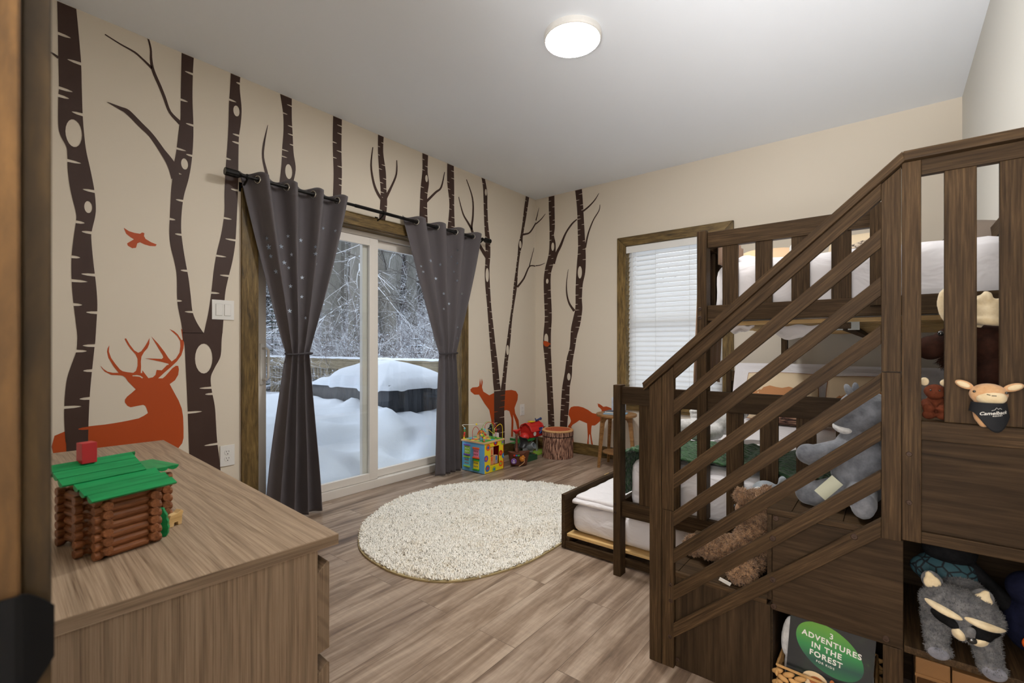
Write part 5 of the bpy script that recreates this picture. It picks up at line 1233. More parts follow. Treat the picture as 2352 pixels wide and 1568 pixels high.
mb = MB(); mb.prism([(.11,.19),(.26,.19),(.26,.25),(.235,.30),(.185,.325),(.135,.30),(.11,.25)], Matrix.Translation((0, -.22, 0)) @ M, .20); mb.build('red_barn', C4['red'], FA, bevel=.003)
mb = MB()
for s in (-1, 1):
    mb.tube([(.185+s*.0, -.43, .331), (.185+s*.055, -.43, .306), (.185+s*.083, -.43, .252)], .006, 6); mb.tube([(.185, -.21, .331), (.185+s*.055, -.21, .306), (.185+s*.083, -.21, .252)], .006, 6)
mb.grid(lambda u, v: (.185+.085*u, -.43+.22*v, .333-.03*u-.055*u*u), 6, 2); mb.grid(lambda u, v: (.185-.085*u, -.43+.22*v, .333-.03*u-.055*u*u), 6, 2); mb.build('barn_roof', C4['red'], FA)
mb = MB(); mb.lathe([(.055, 0), (.050, .03), (.03, .055), (.002, .062)], (.225, -.50, .19), 24); mb.build('red_dome', C4['red'], FA, smooth=True)
mb = MB(); mb.box(.262, .266, -.30, -.24, .215, .28); o = mb.build('barn_door', C4['navy'], FA)
mb = MB(); mb.tube([(.268, -.298, .217), (.268, -.242, .278)], .0035, 6); mb.tube([(.268, -.242, .217), (.268, -.298, .278)], .0035, 6); mb.build('door_cross', plain('toy_blue2', srgb(92, 120, 190), .4), o)
mb = MB(); mb.lathe([(.012, 0), (.022, .001), (.022, .003), (.012, .003)], (.262, -.375, .225), 20, Matrix.Rotation(PI/2, 4, 'Y')); mb.build('round_window', C4['white'], FA)
mb = MB(); mb.box(.16, .21, -.36, -.30, .332, .342); mb.build('yellow_crest', C4['yellow'], FA, bevel=.003)
mb = MB(); mb.limb((.20, -.26, .340), (.20, -.20, .352), .011); mb.ell((.20, -.185, .352), (.014, .014, .016)); mb.limb((.20, -.27, .345), (.20, -.28, .365), .006); plush('blue_rooster', mb, C4['navy'], FA, .004, 2)
mb = MB(); mb.lathe([(.004, .02), (.008, .015), (.012, 0)][::-1], (.268, -.215, .275), 14); mb.build('bell', M_STEEL, FA, smooth=True)
mb = MB(); mb.lathe([(.030, 0), (.034, .02), (.034, .07), (.028, .072), (.027, .03)], (.30, -.52, .11), 20, Matrix.Rotation(math.radians(60), 4, 'Y') ); mb.build('grey_barrel', plain('toy_silver', srgb(150, 156, 160), .35, metal=.3), FA)
mb = MB(); mb.lathe([(.018, 0), (.018, .006)], (.235, -.36, .014), 16); mb.build('red_button', C4['red'], FA)
# figure on a white toy behind the cube
tg = thing('toy_truck', 'white and green toy vehicle mostly hidden behind the activity cube', 'toy', (.12, -.80, 0))
mb = MB(); mb.box(.06, .15, -.93, -.80, .03, .235); mb.box(.06, .15, -.83, -.80, .235, .285); mb.build('toy_body', C4['white'], tg, bevel=.008)
mb = MB()
for y in (-.90, -.83): mb.lathe([(.03, 0), (.03, .012)], (.148, y, .03), 16, Matrix.Rotation(PI/2, 4, 'Y'))
mb.build('wheels', C4['dark'], tg)
gf = thing('toy_figure', 'dark grey animal figure standing on the white toy behind the cube', 'toy', (.10, -.87, .236))
GX, GY = -.05, -.07
mb = MB(); mb.limb((.15, -.815, .245), (.15, -.81, .29), .013); mb.limb((.15, -.785, .245), (.15, -.79, .29), .013); mb.ell((.15, -.80, .315), (.022, .028, .035)); mb.ell((.16, -.80, .357), (.018, .018, .018)); mb.limb((.15, -.83, .33), (.165, -.84, .285), .009); mb.limb((.15, -.77, .33), (.165, -.76, .285), .009)
mb.v = [(a+GX, b_+GY, c-.002) for a, b_, c in mb.v]; plush('figure_body', mb, C4['dark'], gf, .004, 2)
# ---------------------------------------------------------------- soft toys
def fur_mat(name, a, b, scale=30):
    dark = sum(b[:3]) < .35
    t = NT(name); nz = t.noise(t.coord('Object'), scale, 4, .7); r = t.ramp(nz, 'Fac', [(.35, a), (.65, b)]); t.col(r)
    t.b.inputs['Roughness'].default_value = .9; t.b.inputs['Sheen Weight'].default_value = 0 if dark else .25; t.b.inputs['Specular IOR Level'].default_value = .1; t.bump(nz, 'Fac', .5, .004); return t.m
F_GREY = fur_mat('grey_plush', srgb(96, 98, 104), srgb(132, 134, 140), 18); F_WHITE = fur_mat('pale_plush', srgb(196, 194, 192), srgb(226, 224, 222), 40)
F_BEAR = fur_mat('brown_curly_plush', srgb(116, 84, 60), srgb(194, 154, 116), 60); F_DK = fur_mat('dark_brown_plush', srgb(40, 24, 18), srgb(58, 34, 25), 30)
F_RED = fur_mat('red_brown_plush', srgb(84, 42, 26), srgb(108, 56, 36), 50); F_TAN = fur_mat('tan_plush', srgb(206, 158, 112), srgb(222, 178, 134), 50)
F_CREAM = fur_mat('cream_plush', srgb(222, 200, 160), srgb(236, 218, 184), 40); F_RAC = fur_mat('raccoon_grey', srgb(84, 84, 86), srgb(124, 122, 122), 60)
F_BLACK = fur_mat('black_plush', srgb(16, 16, 17), srgb(28, 27, 28), 40); F_NAVY = fur_mat('navy_plush', srgb(18, 20, 38), srgb(28, 30, 52), 40)
M_EYE = plain('glossy_eye', (.01, .01, .01, 1), .08, coat=1)
def el(nm, par, m, *es, smooth=True, label=None):
    mb = MB()
    for e in es: mb.ell(*e)
    o = mb.build(nm, m, par, smooth=smooth)
    if label: o['label'] = label
    return o
# big grey plush sitting on the second step
g = thing('grey_plush_toy', 'large grey hippo-like plush sitting on the second stair step', 'plush toy', (2.99, -2.42, .605))
mb = MB(); mb.ell((3.000, -2.42, .735), (.082, .090, .125)); mb.ell((3.010, -2.42, .900), (.072, .080, .070)); mb.ell((2.965, -2.425, .880), (.040, .060, .042), (0, .5, 0))
mb.limb((2.985, -2.44, .79), (2.885, -2.47, .755), .036, .036); mb.ell((2.868, -2.475, .760), (.036, .034, .033))
mb.limb((3.00, -2.35, .79), (2.93, -2.30, .72), .034, .034)
mb.limb((2.975, -2.45, .665), (2.885, -2.49, .640), .044, .038); mb.ell((2.868, -2.495, .647), (.036, .040, .042))
mb.limb((3.00, -2.47, .665), (3.012, -2.572, .655), .044, .034); mb.ell((3.012, -2.585, .655), (.031, .026, .040))
plush('plush_body', mb, F_GREY, g, .0055, 4)
el('ear', g, F_GREY, ((2.972, -2.455, .967), (.010, .008, .022), (0, -.4, 0)), ((2.985, -2.38, .967), (.010, .008, .022)))
el('eye', g, M_EYE, ((2.955, -2.482, .905), .006)); el('chin_patch', g, F_WHITE, ((2.960, -2.425, .846), (.034, .050, .018), (0, .25, 0)), label='pale chin')
mb = MB(); mb.box(-.020, .020, -.0008, .0008, -.035, .035, PM(2.925, -2.515, .672, 0, .4, .75)); mb.build('paper_tag', plain('tag_paper', srgb(214, 214, 190), .7), g)
# brown curly bear on the first step
b = thing('teddy_bear', 'brown curly-haired teddy bear sitting on the lowest stair step', 'plush toy', (2.70, -2.43, .325))
mb = MB(); mb.ell((2.705, -2.43, .435), (.058, .070, .085)); mb.ell((2.712, -2.43, .548), (.056, .060, .052))
mb.ell((2.672, -2.475, .588), (.022, .020, .024)); mb.ell((2.735, -2.385, .590), (.022, .018, .022))
mb.limb((2.69, -2.46, .425), (2.595, -2.475, .382), .037, .036); mb.ell((2.565, -2.475, .378), (.036, .036, .034))
mb.limb((2.68, -2.41, .37), (2.53, -2.41, .355), .034, .030); mb.ell((2.500, -2.44, .358), (.034, .036, .034))
mb.limb((2.70, -2.48, .37), (2.685, -2.565, .366), .042, .040); mb.ell((2.690, -2.565, .372), (.046, .036, .045))
mb.limb((2.74, -2.38, .46), (2.70, -2.33, .40), .030, .030)
o = plush('bear_body', mb, F_BEAR, b, .006, 2)
P_, N_ = sample(o.data, 26000, wmat(o), 5); f_ = tufts('curly_fur', P_, N_, .0125, .0012, F_BEAR, b, 6, 1.1, 1.3)
el('muzzle', b, F_BEAR, ((2.665, -2.445, .535), (.022, .028, .020))); el('nose', b, M_EYE, ((2.644, -2.448, .540), (.006, .009, .006)))
mb = MB(); mb.box(-.018, .018, -.0006, .0006, -.008, .008, PM(2.652, -2.612, .338, .5, .2, .35)); o = mb.build('care_tag', M_WHITE, b, label='white fabric care tag')
# small grey plush behind the bear
s = thing('grey_plush_toy', 'small blue-grey owl-like plush peeking out behind the teddy bear', 'plush toy', (2.70, -2.27, .325))
mb = MB(); mb.ell((2.702, -2.265, .425), (.055, .050, .095)); mb.ell((2.708, -2.27, .556), (.050, .046, .045)); mb.limb((2.755, -2.262, .58), (2.762, -2.26, .612), .011, .014); mb.limb((2.67, -2.26, .37), (2.59, -2.28, .35), .026, .026)
plush('plush_body', mb, fur_mat('blue_grey_plush', srgb(120, 126, 132), srgb(150, 156, 160), 20), s, .005, 3)
el('eye_patch', s, F_WHITE, ((2.690, -2.308, .565), (.017, .008, .019))); el('eye', s, M_EYE, ((2.689, -2.315, .565), (.009, .004, .011)))
# big moose on the landing
m = thing('moose_plush', 'large dark brown plush moose with cream antlers behind the guard slats', 'plush toy', (3.29, -2.46, .908))
mb = MB(); mb.ell((3.315, -2.45, 1.015), (.092, .095, .115)); mb.ell((3.285, -2.46, 1.100), (.070, .070, .060), (0, .5, 0)); mb.ell((3.215, -2.48, 1.125), (.060, .048, .038), (0, -.35, 0)); mb.ell((3.160, -2.49, 1.100), (.036, .040, .034), (0, -.5, 0))
mb.limb((3.30, -2.50, .95), (3.22, -2.50, .935), .036, .028); mb.limb((3.34, -2.40, .95), (3.25, -2.38, .935), .036, .028)
plush('moose_body', mb, F_DK, m, .006, 3)
el('eye', m, M_EYE, ((3.178, -2.527, 1.138), .0072))
mb = MB(); mb.ell((3.199, -2.49, 1.212), (.027, .014, .054), (0, -.15, 0)); mb.limb((3.22, -2.48, 1.16), (3.21, -2.485, 1.20), .012); plush('antler', mb, F_CREAM, m, .0045, 3)
mb = MB(); mb.ell((3.285, -2.505, 1.190), (.060, .018, .030), (0, .15, 0)); mb.ell((3.262, -2.50, 1.218), (.024, .016, .022)); mb.ell((3.29, -2.50, 1.208), (.020, .016, .020)); mb.ell((3.325, -2.50, 1.195), (.024, .016, .024)); mb.ell((3.28, -2.515, 1.168), (.055, .014, .012), (0, .12, 0)); mb.ell((3.30, -2.512, 1.222), (.010, .010, .018), (0, .5, 0)); mb.ell((3.268, -2.512, 1.232), (.012, .010, .016), (0, -.2, 0)); mb.limb((3.245, -2.49, 1.15), (3.26, -2.50, 1.18), .013)
plush('antler', mb, F_CREAM, m, .0045, 2)
o = el('beard', m, F_BLACK, ((3.205, -2.50, 1.073), (.022, .014, .022)))
P_, N_ = sample(o.data, 900, wmat(o), 9); N_[:, 2] -= .9; tufts('beard_hair', P_, N_, .020, .0011, F_DK, o, 3, .5, .3)
# small moose
m = thing('moose_plush', 'small red-brown plush moose sitting beside the large moose', 'plush toy', (3.165, -2.575, .912))
mb = MB(); mb.ell((3.165, -2.575, .945), (.026, .020, .030)); mb.ell((3.163, -2.583, .985), (.023, .020, .019)); mb.ell((3.163, -2.595, .979), (.020, .013, .014))
mb.limb((3.145, -2.585, .955), (3.150, -2.606, .942), .010, .013); mb.limb((3.185, -2.585, .955), (3.178, -2.606, .942), .010, .013); mb.ell((3.150, -2.604, .925), (.014, .012, .012)); mb.ell((3.178, -2.604, .925), (.014, .012, .012))
plush('moose_body', mb, F_RED, m, .0026, 2)
el('antler', m, F_CREAM, ((3.143, -2.580, 1.010), (.009, .005, .011)), ((3.184, -2.580, 1.008), (.011, .005, .010))); el('eye', m, M_EYE, ((3.154, -2.604, .989), .0022), ((3.171, -2.604, .989), .0022))
# bandana deer in front of the slats
d = thing('deer_plush', 'small tan plush deer wearing a black lettered bandana, on the middle rail', 'plush toy', (3.255, -2.672, .913))
yb = -2.674
mb = MB(); mb.ell((3.252, yb, .990), (.034, .026, .026)); mb.ell((3.250, yb, .950), (.026, .022, .037)); mb.limb((3.235, yb-.006, .935), (3.243, yb-.010, .921), .009); mb.limb((3.266, yb-.006, .935), (3.262, yb-.010, .921), .009)
plush('deer_body', mb, F_TAN, d, .003, 3)
el('ear', d, F_TAN, ((3.211, yb, 1.011), (.018, .005, .009), (0, .45, 0)), ((3.293, yb, 1.008), (.018, .005, .009), (0, -.35, 0))); el('ear_lining', d, F_CREAM, ((3.209, yb-.0038, 1.0115), (.013, .003, .006), (0, .45, 0)), ((3.295, yb-.0038, 1.0085), (.013, .003, .006), (0, -.35, 0)))
el('muzzle', d, F_CREAM, ((3.255, yb-.012, .983), (.027, .018, .018)), label='cream muzzle'); el('eye', d, M_EYE, ((3.226, yb-.022, .997), .003), ((3.279, yb-.021, .996), .003))
mb = MB(); mb.tube([(3.246, yb-.0302, .992), (3.252, yb-.0306, .990)], .0008, 5); mb.tube([(3.254, yb-.0306, .989), (3.262, yb-.0298, .989)], .0008, 5); mb.build('mouth_stitch', F_BLACK, d)
mb = MB()
def ban(u, v):
    a = -1.25+2.5*u; zt = .972; w = math.cos((u-.62)*PI*.9); zb = .950-.045*max(0, w)**2.2
    R_ = .030+.004*v; return Vector((3.251+R_*1.03*math.sin(a), yb-R_*.95*math.cos(a)-.003, zt+(zb-zt)*v))
mb.grid(ban, 24, 12); o = mb.build('bandana', plain('black_cloth', srgb(16, 18, 24), .8), d, smooth=True, fix=False); o['label'] = 'black bandana with white lettering'; mo = o.modifiers.new('s', 'SOLIDIFY'); mo.thickness = .0012
def text_mesh(body, size, fn, mat, name, parent, shear=0, bold=0, spacing=1.0):
    """flat lettering as mesh; fn maps (x,y) to world"""
    cu = bpy.data.curves.new('t', 'FONT'); cu.body = body; cu.size = size; cu.align_x = 'CENTER'; cu.shear = shear; cu.offset = bold; cu.space_character = spacing; cu.resolution_u = 3
    ob = bpy.data.objects.new('t', cu); COL.objects.link(ob); bpy.context.view_layer.update()
    me = bpy.data.meshes.new_from_object(ob.evaluated_get(bpy.context.evaluated_depsgraph_get())); bpy.data.objects.remove(ob)
    me.name = name
    for v in me.vertices: v.co = fn(v.co.x, v.co.y)
    me.materials.clear(); return link(name, me, parent, mat)
M_INK = plain('white_print', srgb(232, 230, 224), .6)
def bf(x, y):
    a = x/.033+.18; R_ = .0345; return Vector((3.251+R_*1.03*math.sin(a), yb-R_*.95*math.cos(a)-.0032, .946+y+.14*x))
text_mesh('Camelback', .0105, bf, M_INK, 'lettering', o, .25, .00015)
text_mesh('RESORT', .0038, lambda x, y: bf(x+.006, y-.0045), M_INK, 'lettering', o, 0, .0001, 1.3)
mb = MB(); pk = [(-.004, .008), (.001, .0095), (.004, .014), (.007, .0105), (.010, .0125), (.013, .0095)]
mb.tube([bf(x, y+.0015) for x, y in pk], .0004, 5); mb.build('hill_line', M_INK, o)
# raccoon in the cubby
r_ = thing('raccoon_plush', 'grey plush raccoon with a black mask on the upper cubby shelf', 'plush toy', (3.215, -2.55, .320))
mb = MB(); mb.ell((3.212, -2.585, .430), (.083, .058, .052), (0, .18, 0)); mb.ell((3.222, -2.618, .400), (.042, .034, .030)); mb.ell((3.22, -2.50, .415), (.070, .085, .070))
mb.limb((3.165, -2.56, .40), (3.165, -2.612, .348), .030, .025); mb.ell((3.167, -2.640, .338), (.028, .018, .020), (.5, 0, 0)); mb.limb((3.255, -2.56, .40), (3.258, -2.622, .345), .030, .026); mb.ell((3.262, -2.648, .334), (.027, .018, .022), (.5, 0, 0))
mb.ell((3.22, -2.40, .36), (.07, .06, .04))
o = plush('raccoon_body', mb, F_RAC, r_, .0045, 3)
for s, x, z in ((-1, 3.158, .482), (1, 3.252, .466)):
    mb = MB(); mb.ell((x, -2.585, z), (.019, .008, .020), (0, s*.35, 0)); mb.ell((x+s*.004, -2.583, z+.013), (.010, .006, .016), (0, s*.35, 0)); plush('ear', mb, F_CREAM, r_, .003, 3, 'cream lined ear')
    el('ear_back', r_, F_RAC, ((x, -2.576, z+.002), (.022, .008, .026), (0, s*.35, 0)))
def facepatch(nm, cx, cz, rx, rz, rot, mat, dy=.006, fy=0):
    # a thin pad lying on the head's curved front
    mb = MB()
    def fn(u, v):
        a = 2*PI*u; x = rx*v*math.cos(a); z = rz*v*math.sin(a); x, z = x*math.cos(rot)-z*math.sin(rot), x*math.sin(rot)+z*math.cos(rot)
        X, Z = cx+x, cz+z; k = 1-((X-3.212)/.088)**2-((Z-.430)/.060)**2; y = -2.585-.060*math.sqrt(max(.02, k))
        k2 = 1-((X-3.222)/.045)**2-((Z-.400)/.033)**2
        if k2 > 0: y = min(y, -2.618-.036*math.sqrt(k2))
        return Vector((X, y-dy*(1-v**4), Z))
    mb.grid(fn, 24, 5); mb.build(nm, mat, r_, smooth=True)
facepatch('eye_mask', 3.178, .419, .028, .0150, -.45, F_BLACK, .0075); facepatch('eye_mask', 3.252, .406, .032, .0170, -.30, F_BLACK, .0075)
facepatch('brow_stripe', 3.176, .439, .036, .0098, -.25, F_CREAM, .009); facepatch('brow_stripe', 3.252, .426, .040, .0098, -.28, F_CREAM, .009)
facepatch('cheek', 3.203, .392, .012, .017, .3, F_CREAM, .009); facepatch('cheek', 3.244, .386, .014, .018, -.5, F_CREAM, .009)
el('snout', r_, F_RAC, ((3.224, -2.650, .405), (.011, .011, .016), (.3, .2, 0))); el('nose', r_, M_EYE, ((3.226, -2.656, .391), (.010, .006, .008))); F_PAW = fur_mat('paw_grey', srgb(112, 112, 120), srgb(140, 140, 148), 30); el('paw_pad', r_, F_PAW, ((3.166, -2.654, .334), (.021, .006, .015))); el('paw_pad', r_, F_PAW, ((3.264, -2.661, .330), (.022, .006, .018)))
P_, N_ = sample(o.data, 12000, wmat(o), 15); tufts('short_fur', P_, N_, .0055, .0007, F_RAC, r_, 8, .6, .5)
k = thing('dark_plush_toy', 'dark plush toy in a teal patterned shirt behind the raccoon', 'plush toy', (3.20, -2.40, .33))
mb = MB(); mb.ell((3.20, -2.45, .535), (.06, .05, .045)); mb.ell((3.155, -2.45, .56), (.018, .012, .018)); mb.ell((3.245, -2.45, .56), (.018, .012, .018)); mb.limb((3.25, -2.46, .49), (3.30, -2.49, .44), .022); plush('plush_head', mb, F_BLACK, k, .006, 3)
t = NT('teal_pattern'); v = t.n('ShaderNodeTexVoronoi', feature='DISTANCE_TO_EDGE'); v.inputs['Scale'].default_value = 34; t.l(t.coord('Object'), 0, v, 'Vector'); rr = t.ramp(v, 'Distance', [(.04, srgb(10, 14, 20)), (.09, srgb(44, 78, 86))]); t.col(rr); t.b.inputs['Roughness'].default_value = .8
el('shirt', k, t.m, ((3.195, -2.455, .475), (.075, .055, .050)), ((3.15, -2.47, .48), (.035, .03, .03)))
k = thing('navy_plush_toy', 'navy plush toy at the right edge of the upper cubby', 'plush toy', (3.35, -2.50, .33))
mb = MB(); mb.ell((3.35, -2.48, .40), (.055, .07, .075)); mb.ell((3.35, -2.50, .49), (.05, .05, .045)); plush('plush_body', mb, F_NAVY, k, .006, 3); el('nose', k, C4['orange'], ((3.338, -2.552, .375), (.014, .008, .016)))
# pale plush on the lower bed
w = thing('white_plush_toy', 'pale grey-white plush animal lying at the left side of the lower bed', 'plush toy', (2.28, -1.50, .60))
mb = MB(); mb.ell((2.345, -1.46, .69), (.085, .08, .075)); mb.limb((2.28, -1.52, .665), (2.13, -1.56, .655), .042, .040); mb.limb((2.33, -1.54, .64), (2.27, -1.62, .628), .042, .038); mb.ell((2.25, -1.64, .635), (.05, .04, .036)); mb.ell((2.195, -1.49, .735), (.026, .024, .014)); mb.ell((2.20, -1.49, .712), (.026, .024, .015)); mb.limb((2.20, -1.49, .70), (2.20, -1.50, .66), .022); mb.ell((2.41, -1.40, .75), (.06, .06, .055))
plush('plush_body', mb, F_WHITE, w, .006, 4)
w = thing('grey_plush_toy', 'light grey plush with a curled end on the upper bunk', 'plush toy', (2.72, -1.45, 1.5))
mb = MB(); c_ = Vector((2.705, -1.45, 1.60)); mb2 = MB(); mb2.tube([c_+Vector((.032*(1-i/40)*math.cos(i*.28)+.0, 0, .032*(1-i/40)*math.sin(i*.28))) for i in range(34)], [.022-.0004*i for i in range(34)], 8); mb2.ell((2.80, -1.45, 1.525), (.09, .05, .040)); mb2.ell((2.70, -1.45, 1.545), (.05, .04, .04))
plush('plush_body', mb2, F_WHITE, w, .005, 3)

# ---------------------------------------------------------------- cubby with basket, book, boxes
M_WICK = plain('woven_grass', srgb(196, 150, 92), .75, var=.25, vscale=20)
BK = thing('wicker_basket', 'woven grass basket holding a picture book in the lower cubby', 'basket', (2.92, -2.53, 0))
def weave(p0, p1, h0, h1, ch=.024, out=Vector((0, -1, 0))):
    mb = MB(); p0 = Vector(p0); p1 = Vector(p1); L = (p1-p0).length; d = (p1-p0)/L; n = max(2, int(L/.026)); rows = int((h1-h0)/.017)
    for j in range(rows):
        for i in range(n+1):
            c = p0+d*min(L, (i+(.5 if j % 2 else 0))*L/n); z = h0+.0085+j*.017; ang = .42 if j % 2 else -.42
            R = Matrix((d, -out, Vector((0, 0, 1)))).transposed().to_4x4() @ Matrix.Rotation(ang, 4, 'Y'); mb.ell((0, 0, 0), (.018, .0055, .0085), nu=8, nv=6)
            k = len(mb.v)-42+0
            cnt = 2+8*5
            for q in range(len(mb.v)-cnt, len(mb.v)): mb.v[q] = tuple(Matrix.Translation(Vector((c.x, c.y, z))) @ R @ Vector(mb.v[q]))
    return mb
bx0, bx1, by0, by1, bz = 2.802, 3.040, -2.608, -2.36, .128
for nm, a, b_, o_, hh in (('woven_front', (bx0, by0, 0), (2.862, by0, 0), (0, -1, 0), bz), ('woven_front', (2.862, by0, 0), (bx1, by0, 0), (0, -1, 0), .055), ('woven_side', (bx0, by0, 0), (bx0, by1, 0), (-1, 0, 0), bz), ('woven_side', (bx1, by0, 0), (bx1, by1, 0), (1, 0, 0), bz), ('woven_back', (bx0, by1, 0), (bx1, by1, 0), (0, 1, 0), bz)):
    weave(a, b_, 0, hh, out=Vector(o_)).build(nm, M_WICK, BK, smooth=True, fix=False)
mb = MB(); mb.tube([(bx0, by0-.004, bz+.003), (2.86, by0-.004, bz), (2.95, by0-.004, bz-.004), (bx1, by0-.004, bz+.002), (bx1, by1, bz), (bx0, by1, bz), (bx0, by0-.004, bz+.003)], .004, 7); mb.build('rim', M_WICK, BK)
bk = thing('picture_book', 'dark picture book with a green oval title, standing in the wicker basket', 'book', (2.93, -2.58, .02))
MB_ = PM(2.930, -2.588, .158, math.radians(84), math.radians(1.5)) @ Matrix.Rotation(math.radians(-3.5), 4, 'Z')   # local x right, y up, z towards viewer
def BKp(x, y, z=0): return MB_ @ Vector((x, y, z))
t = NT('book_cover_art'); mp = t.coord('Object', (1, 1, 1)); nz = t.noise(mp, 14, 4, .6); r = t.ramp(nz, 'Fac', [(.50, srgb(15, 18, 20)), (.66, srgb(22, 34, 24)), (.80, srgb(90, 108, 40))]); t.col(r); t.b.inputs['Roughness'].default_value = .35
mb = MB(); mb.box(-.104, .104, -.135, .135, -.003, 0, MB_); mb.box(-.104, .104, -.135, .135, -.020, -.017, MB_); mb.box(-.104, -.100, -.135, .135, -.017, -.003, MB_); cv = mb.build('cover', t.m, bk)
mb = MB(); mb.box(-.100, .101, -.132, .132, -.017, -.003, MB_); mb.build('pages', plain('paper_pages', srgb(232, 226, 212), .8), bk)
t = NT('green_oval'); sp_ = t.n('ShaderNodeSeparateXYZ'); t.l(t.coord('Object'), 0, sp_, 0); mr = t.n('ShaderNodeMapRange'); t.l(sp_, 'Z', mr, 0); mr.inputs[1].default_value = .10; mr.inputs[2].default_value = .25
r = t.ramp(mr, 0, [(0, srgb(30, 120, 60)), (.35, srgb(24, 74, 62)), (.6, srgb(44, 132, 70)), (1, srgb(100, 160, 56))]); t.col(r); t.b.inputs['Roughness'].default_value = .35
mb = MB(); mb.add([BKp(.084*math.cos(2*PI*k/48)-.002, .066*math.sin(2*PI*k/48)+.052-.02*math.cos(2*PI*k/48), .0006) for k in range(48)], [tuple(range(48))]); mb.build('title_oval', t.m, cv, fix=False)
for s_, y, sz, bo, sp2 in (('3', .088, .021, .0004, 1), ('ADVENTURES', .067, .0212, .0006, 1.16), ('IN THE', .044, .0212, .0006, 1.16), ('FOREST', .021, .0212, .0006, 1.16), ('FOR KIDS', .007, .0085, .0001, 1.3)):
    text_mesh(s_, sz, (lambda yy: (lambda x, y_: BKp(x+.002-(.010 if yy < .05 else 0), yy+y_-.10*x, .0012)))(y), M_INK, 'title_lettering', cv, 0, bo, sp2)
mb = MB()
def blobp(cx_, cy_, rx, ry, z): mb.add([BKp(cx_+rx*math.cos(2*PI*k/24), cy_+ry*math.sin(2*PI*k/24), z) for k in range(24)], [tuple(range(24))])
blobp(-.030, -.045, .032, .024, .0014); mb.build('painted_tail', plain('squirrel_cream', srgb(226, 200, 160), .5), cv, fix=False)
mb = MB(); blobp(-.026, -.047, .018, .014, .0018); blobp(.012, -.035, .006, .010, .0018); blobp(.034, -.048, .005, .008, .0018); mb.build('painted_ears', plain('squirrel_rust', srgb(170, 96, 44), .5), cv, fix=False)
mb = MB(); blobp(.014, -.062, .030, .020, .0016); mb.build('painted_head', plain('squirrel_grey', srgb(120, 116, 114), .5), cv, fix=False)
mb = MB(); blobp(.008, -.056, .0055, .0055, .0022); mb.build('painted_eye', M_EYE, cv, fix=False)
for k, (label, e1) in enumerate((('pale plush ear sticking up left of the picture book in the basket', [((2.822, -2.55, .20), (.018, .014, .065), (0, .12, 0)), ((2.83, -2.53, .10), (.02, .05, .06))]), ('pale grey plush lump right of the picture book in the basket', [((3.026, -2.55, .15), (.010, .02, .032)), ((3.012, -2.52, .08), (.02, .04, .05))]))):
    q_ = thing('plush_toy', label, 'plush toy', e1[0][0]); mb = MB()
    for e in e1: mb.ell(*e)
    plush('plush_body', mb, F_WHITE, q_, .005, 3)
M_CARD = plain('brown_card', srgb(142, 100, 56), .7, var=.1)
for k, (a, b_, h) in enumerate(((3.125, 3.195, .262), (3.198, 3.300, .256))):
    q_ = thing('storage_box', ('narrow' if k == 0 else 'wider')+' brown cardboard box under the raccoon shelf', 'box', ((a+b_)/2, -2.45, 0))
    mb = MB(); mb.box(a, b_, -2.56, -2.32, .001, h); mb.build('box_body', M_CARD, q_, bevel=.003)
    mb = MB(); mb.box(a-.001, b_+.001, -2.562, -2.318, h-.05, h-.042); mb.build('box_lid_edge', M_CARD, q_)
q_ = thing('storage_box', 'low brown box lying in front of the cardboard boxes under the shelf', 'box', (3.19, -2.60, 0)); mb = MB(); mb.box(3.128, 3.27, -2.618, -2.565, .001, .212); mb.build('box_body', plain('dark_card', srgb(112, 76, 40), .7), q_, bevel=.003)
# ---------------------------------------------------------------- outdoors: snowy deck, rail, covered tub, woods
def snowh(x, y):
    d = -x-.19
    base = .03+.46*(1-math.exp(-max(0, d)/.75)) if d > 0 else .03
    if x < -3.2: base -= min(.25, (-3.2-x)*.12)
    if y > .06: base = base*max(0, 1-(y-.06)*3)-.35*min(1, (y-.06)*3)
    nz = noise.noise(Vector((x*1.3, y*1.3, 3)))*.06+noise.noise(Vector((x*4, y*4, 8)))*.025
    dip = .035*noise.noise(Vector((x*2.3+4, y*2.3, 2)))
    for cx_, cy_, rr, dd in ((-.85, -1.85, .20, .15), (-.52, -1.45, .15, .13), (-1.1, -2.05, .16, .10), (-.62, -1.25, .12, .08), (-.6, -2.3, .2, .08), (-1.25, -1.6, .14, .07)): dip -= dd*math.exp(-((x-cx_)**2+(y-cy_)**2)/rr**2)
    if -2.9 < x < -.7: dip += .09*math.exp(-((y+1.22)/.10)**2)*(.6+.9*noise.noise(Vector((x*4.5, 0, 4))))
    if -1.5 < y < .1: dip += .10*math.exp(-((x+1.03)/.11)**2)*(.5+1.2*noise.noise(Vector((y*4.5, 9, 4))))
    k = 1 if y < .06 else .5
    return base+(nz*min(1, max(0, d)*2)+dip)*k
mb = MB(); mb.grid(lambda u, v: ((lambda x, y: (x, y, snowh(x, y)))(-.18-6.4*u**1.5, -5.2+5.28*v)), 110, 130); o = mb.build('deck_snow', M_SNOW, None, smooth=True, fix=False); o['kind'] = 'structure'
def yardh(x, y):
    return -.45+.06*(y)+noise.noise(Vector((x*.25, y*.25, 1)))*.5+noise.noise(Vector((x, y, 5)))*.12+max(0, (y-10))*.05+max(0, -x-14)*.08
mb = MB(); mb.grid(lambda u, v: ((lambda x, y: (x, y, yardh(x, y)))(6-66*u, .30+50*v**1.3)), 110, 100); mb.grid(lambda u, v: ((lambda x, y: (x, y, yardh(x, y)))(-6.6-50*u**1.2, .30-26*v)), 50, 50)
o = mb.build('snowy_ground', M_SNOW, None, smooth=True, fix=False); o['kind'] = 'structure'
DKR = thing('deck_railing', 'weathered wooden deck railing topped with snow outside the sliding door', 'railing', (-3.3, .1, 0))
rz0 = .905
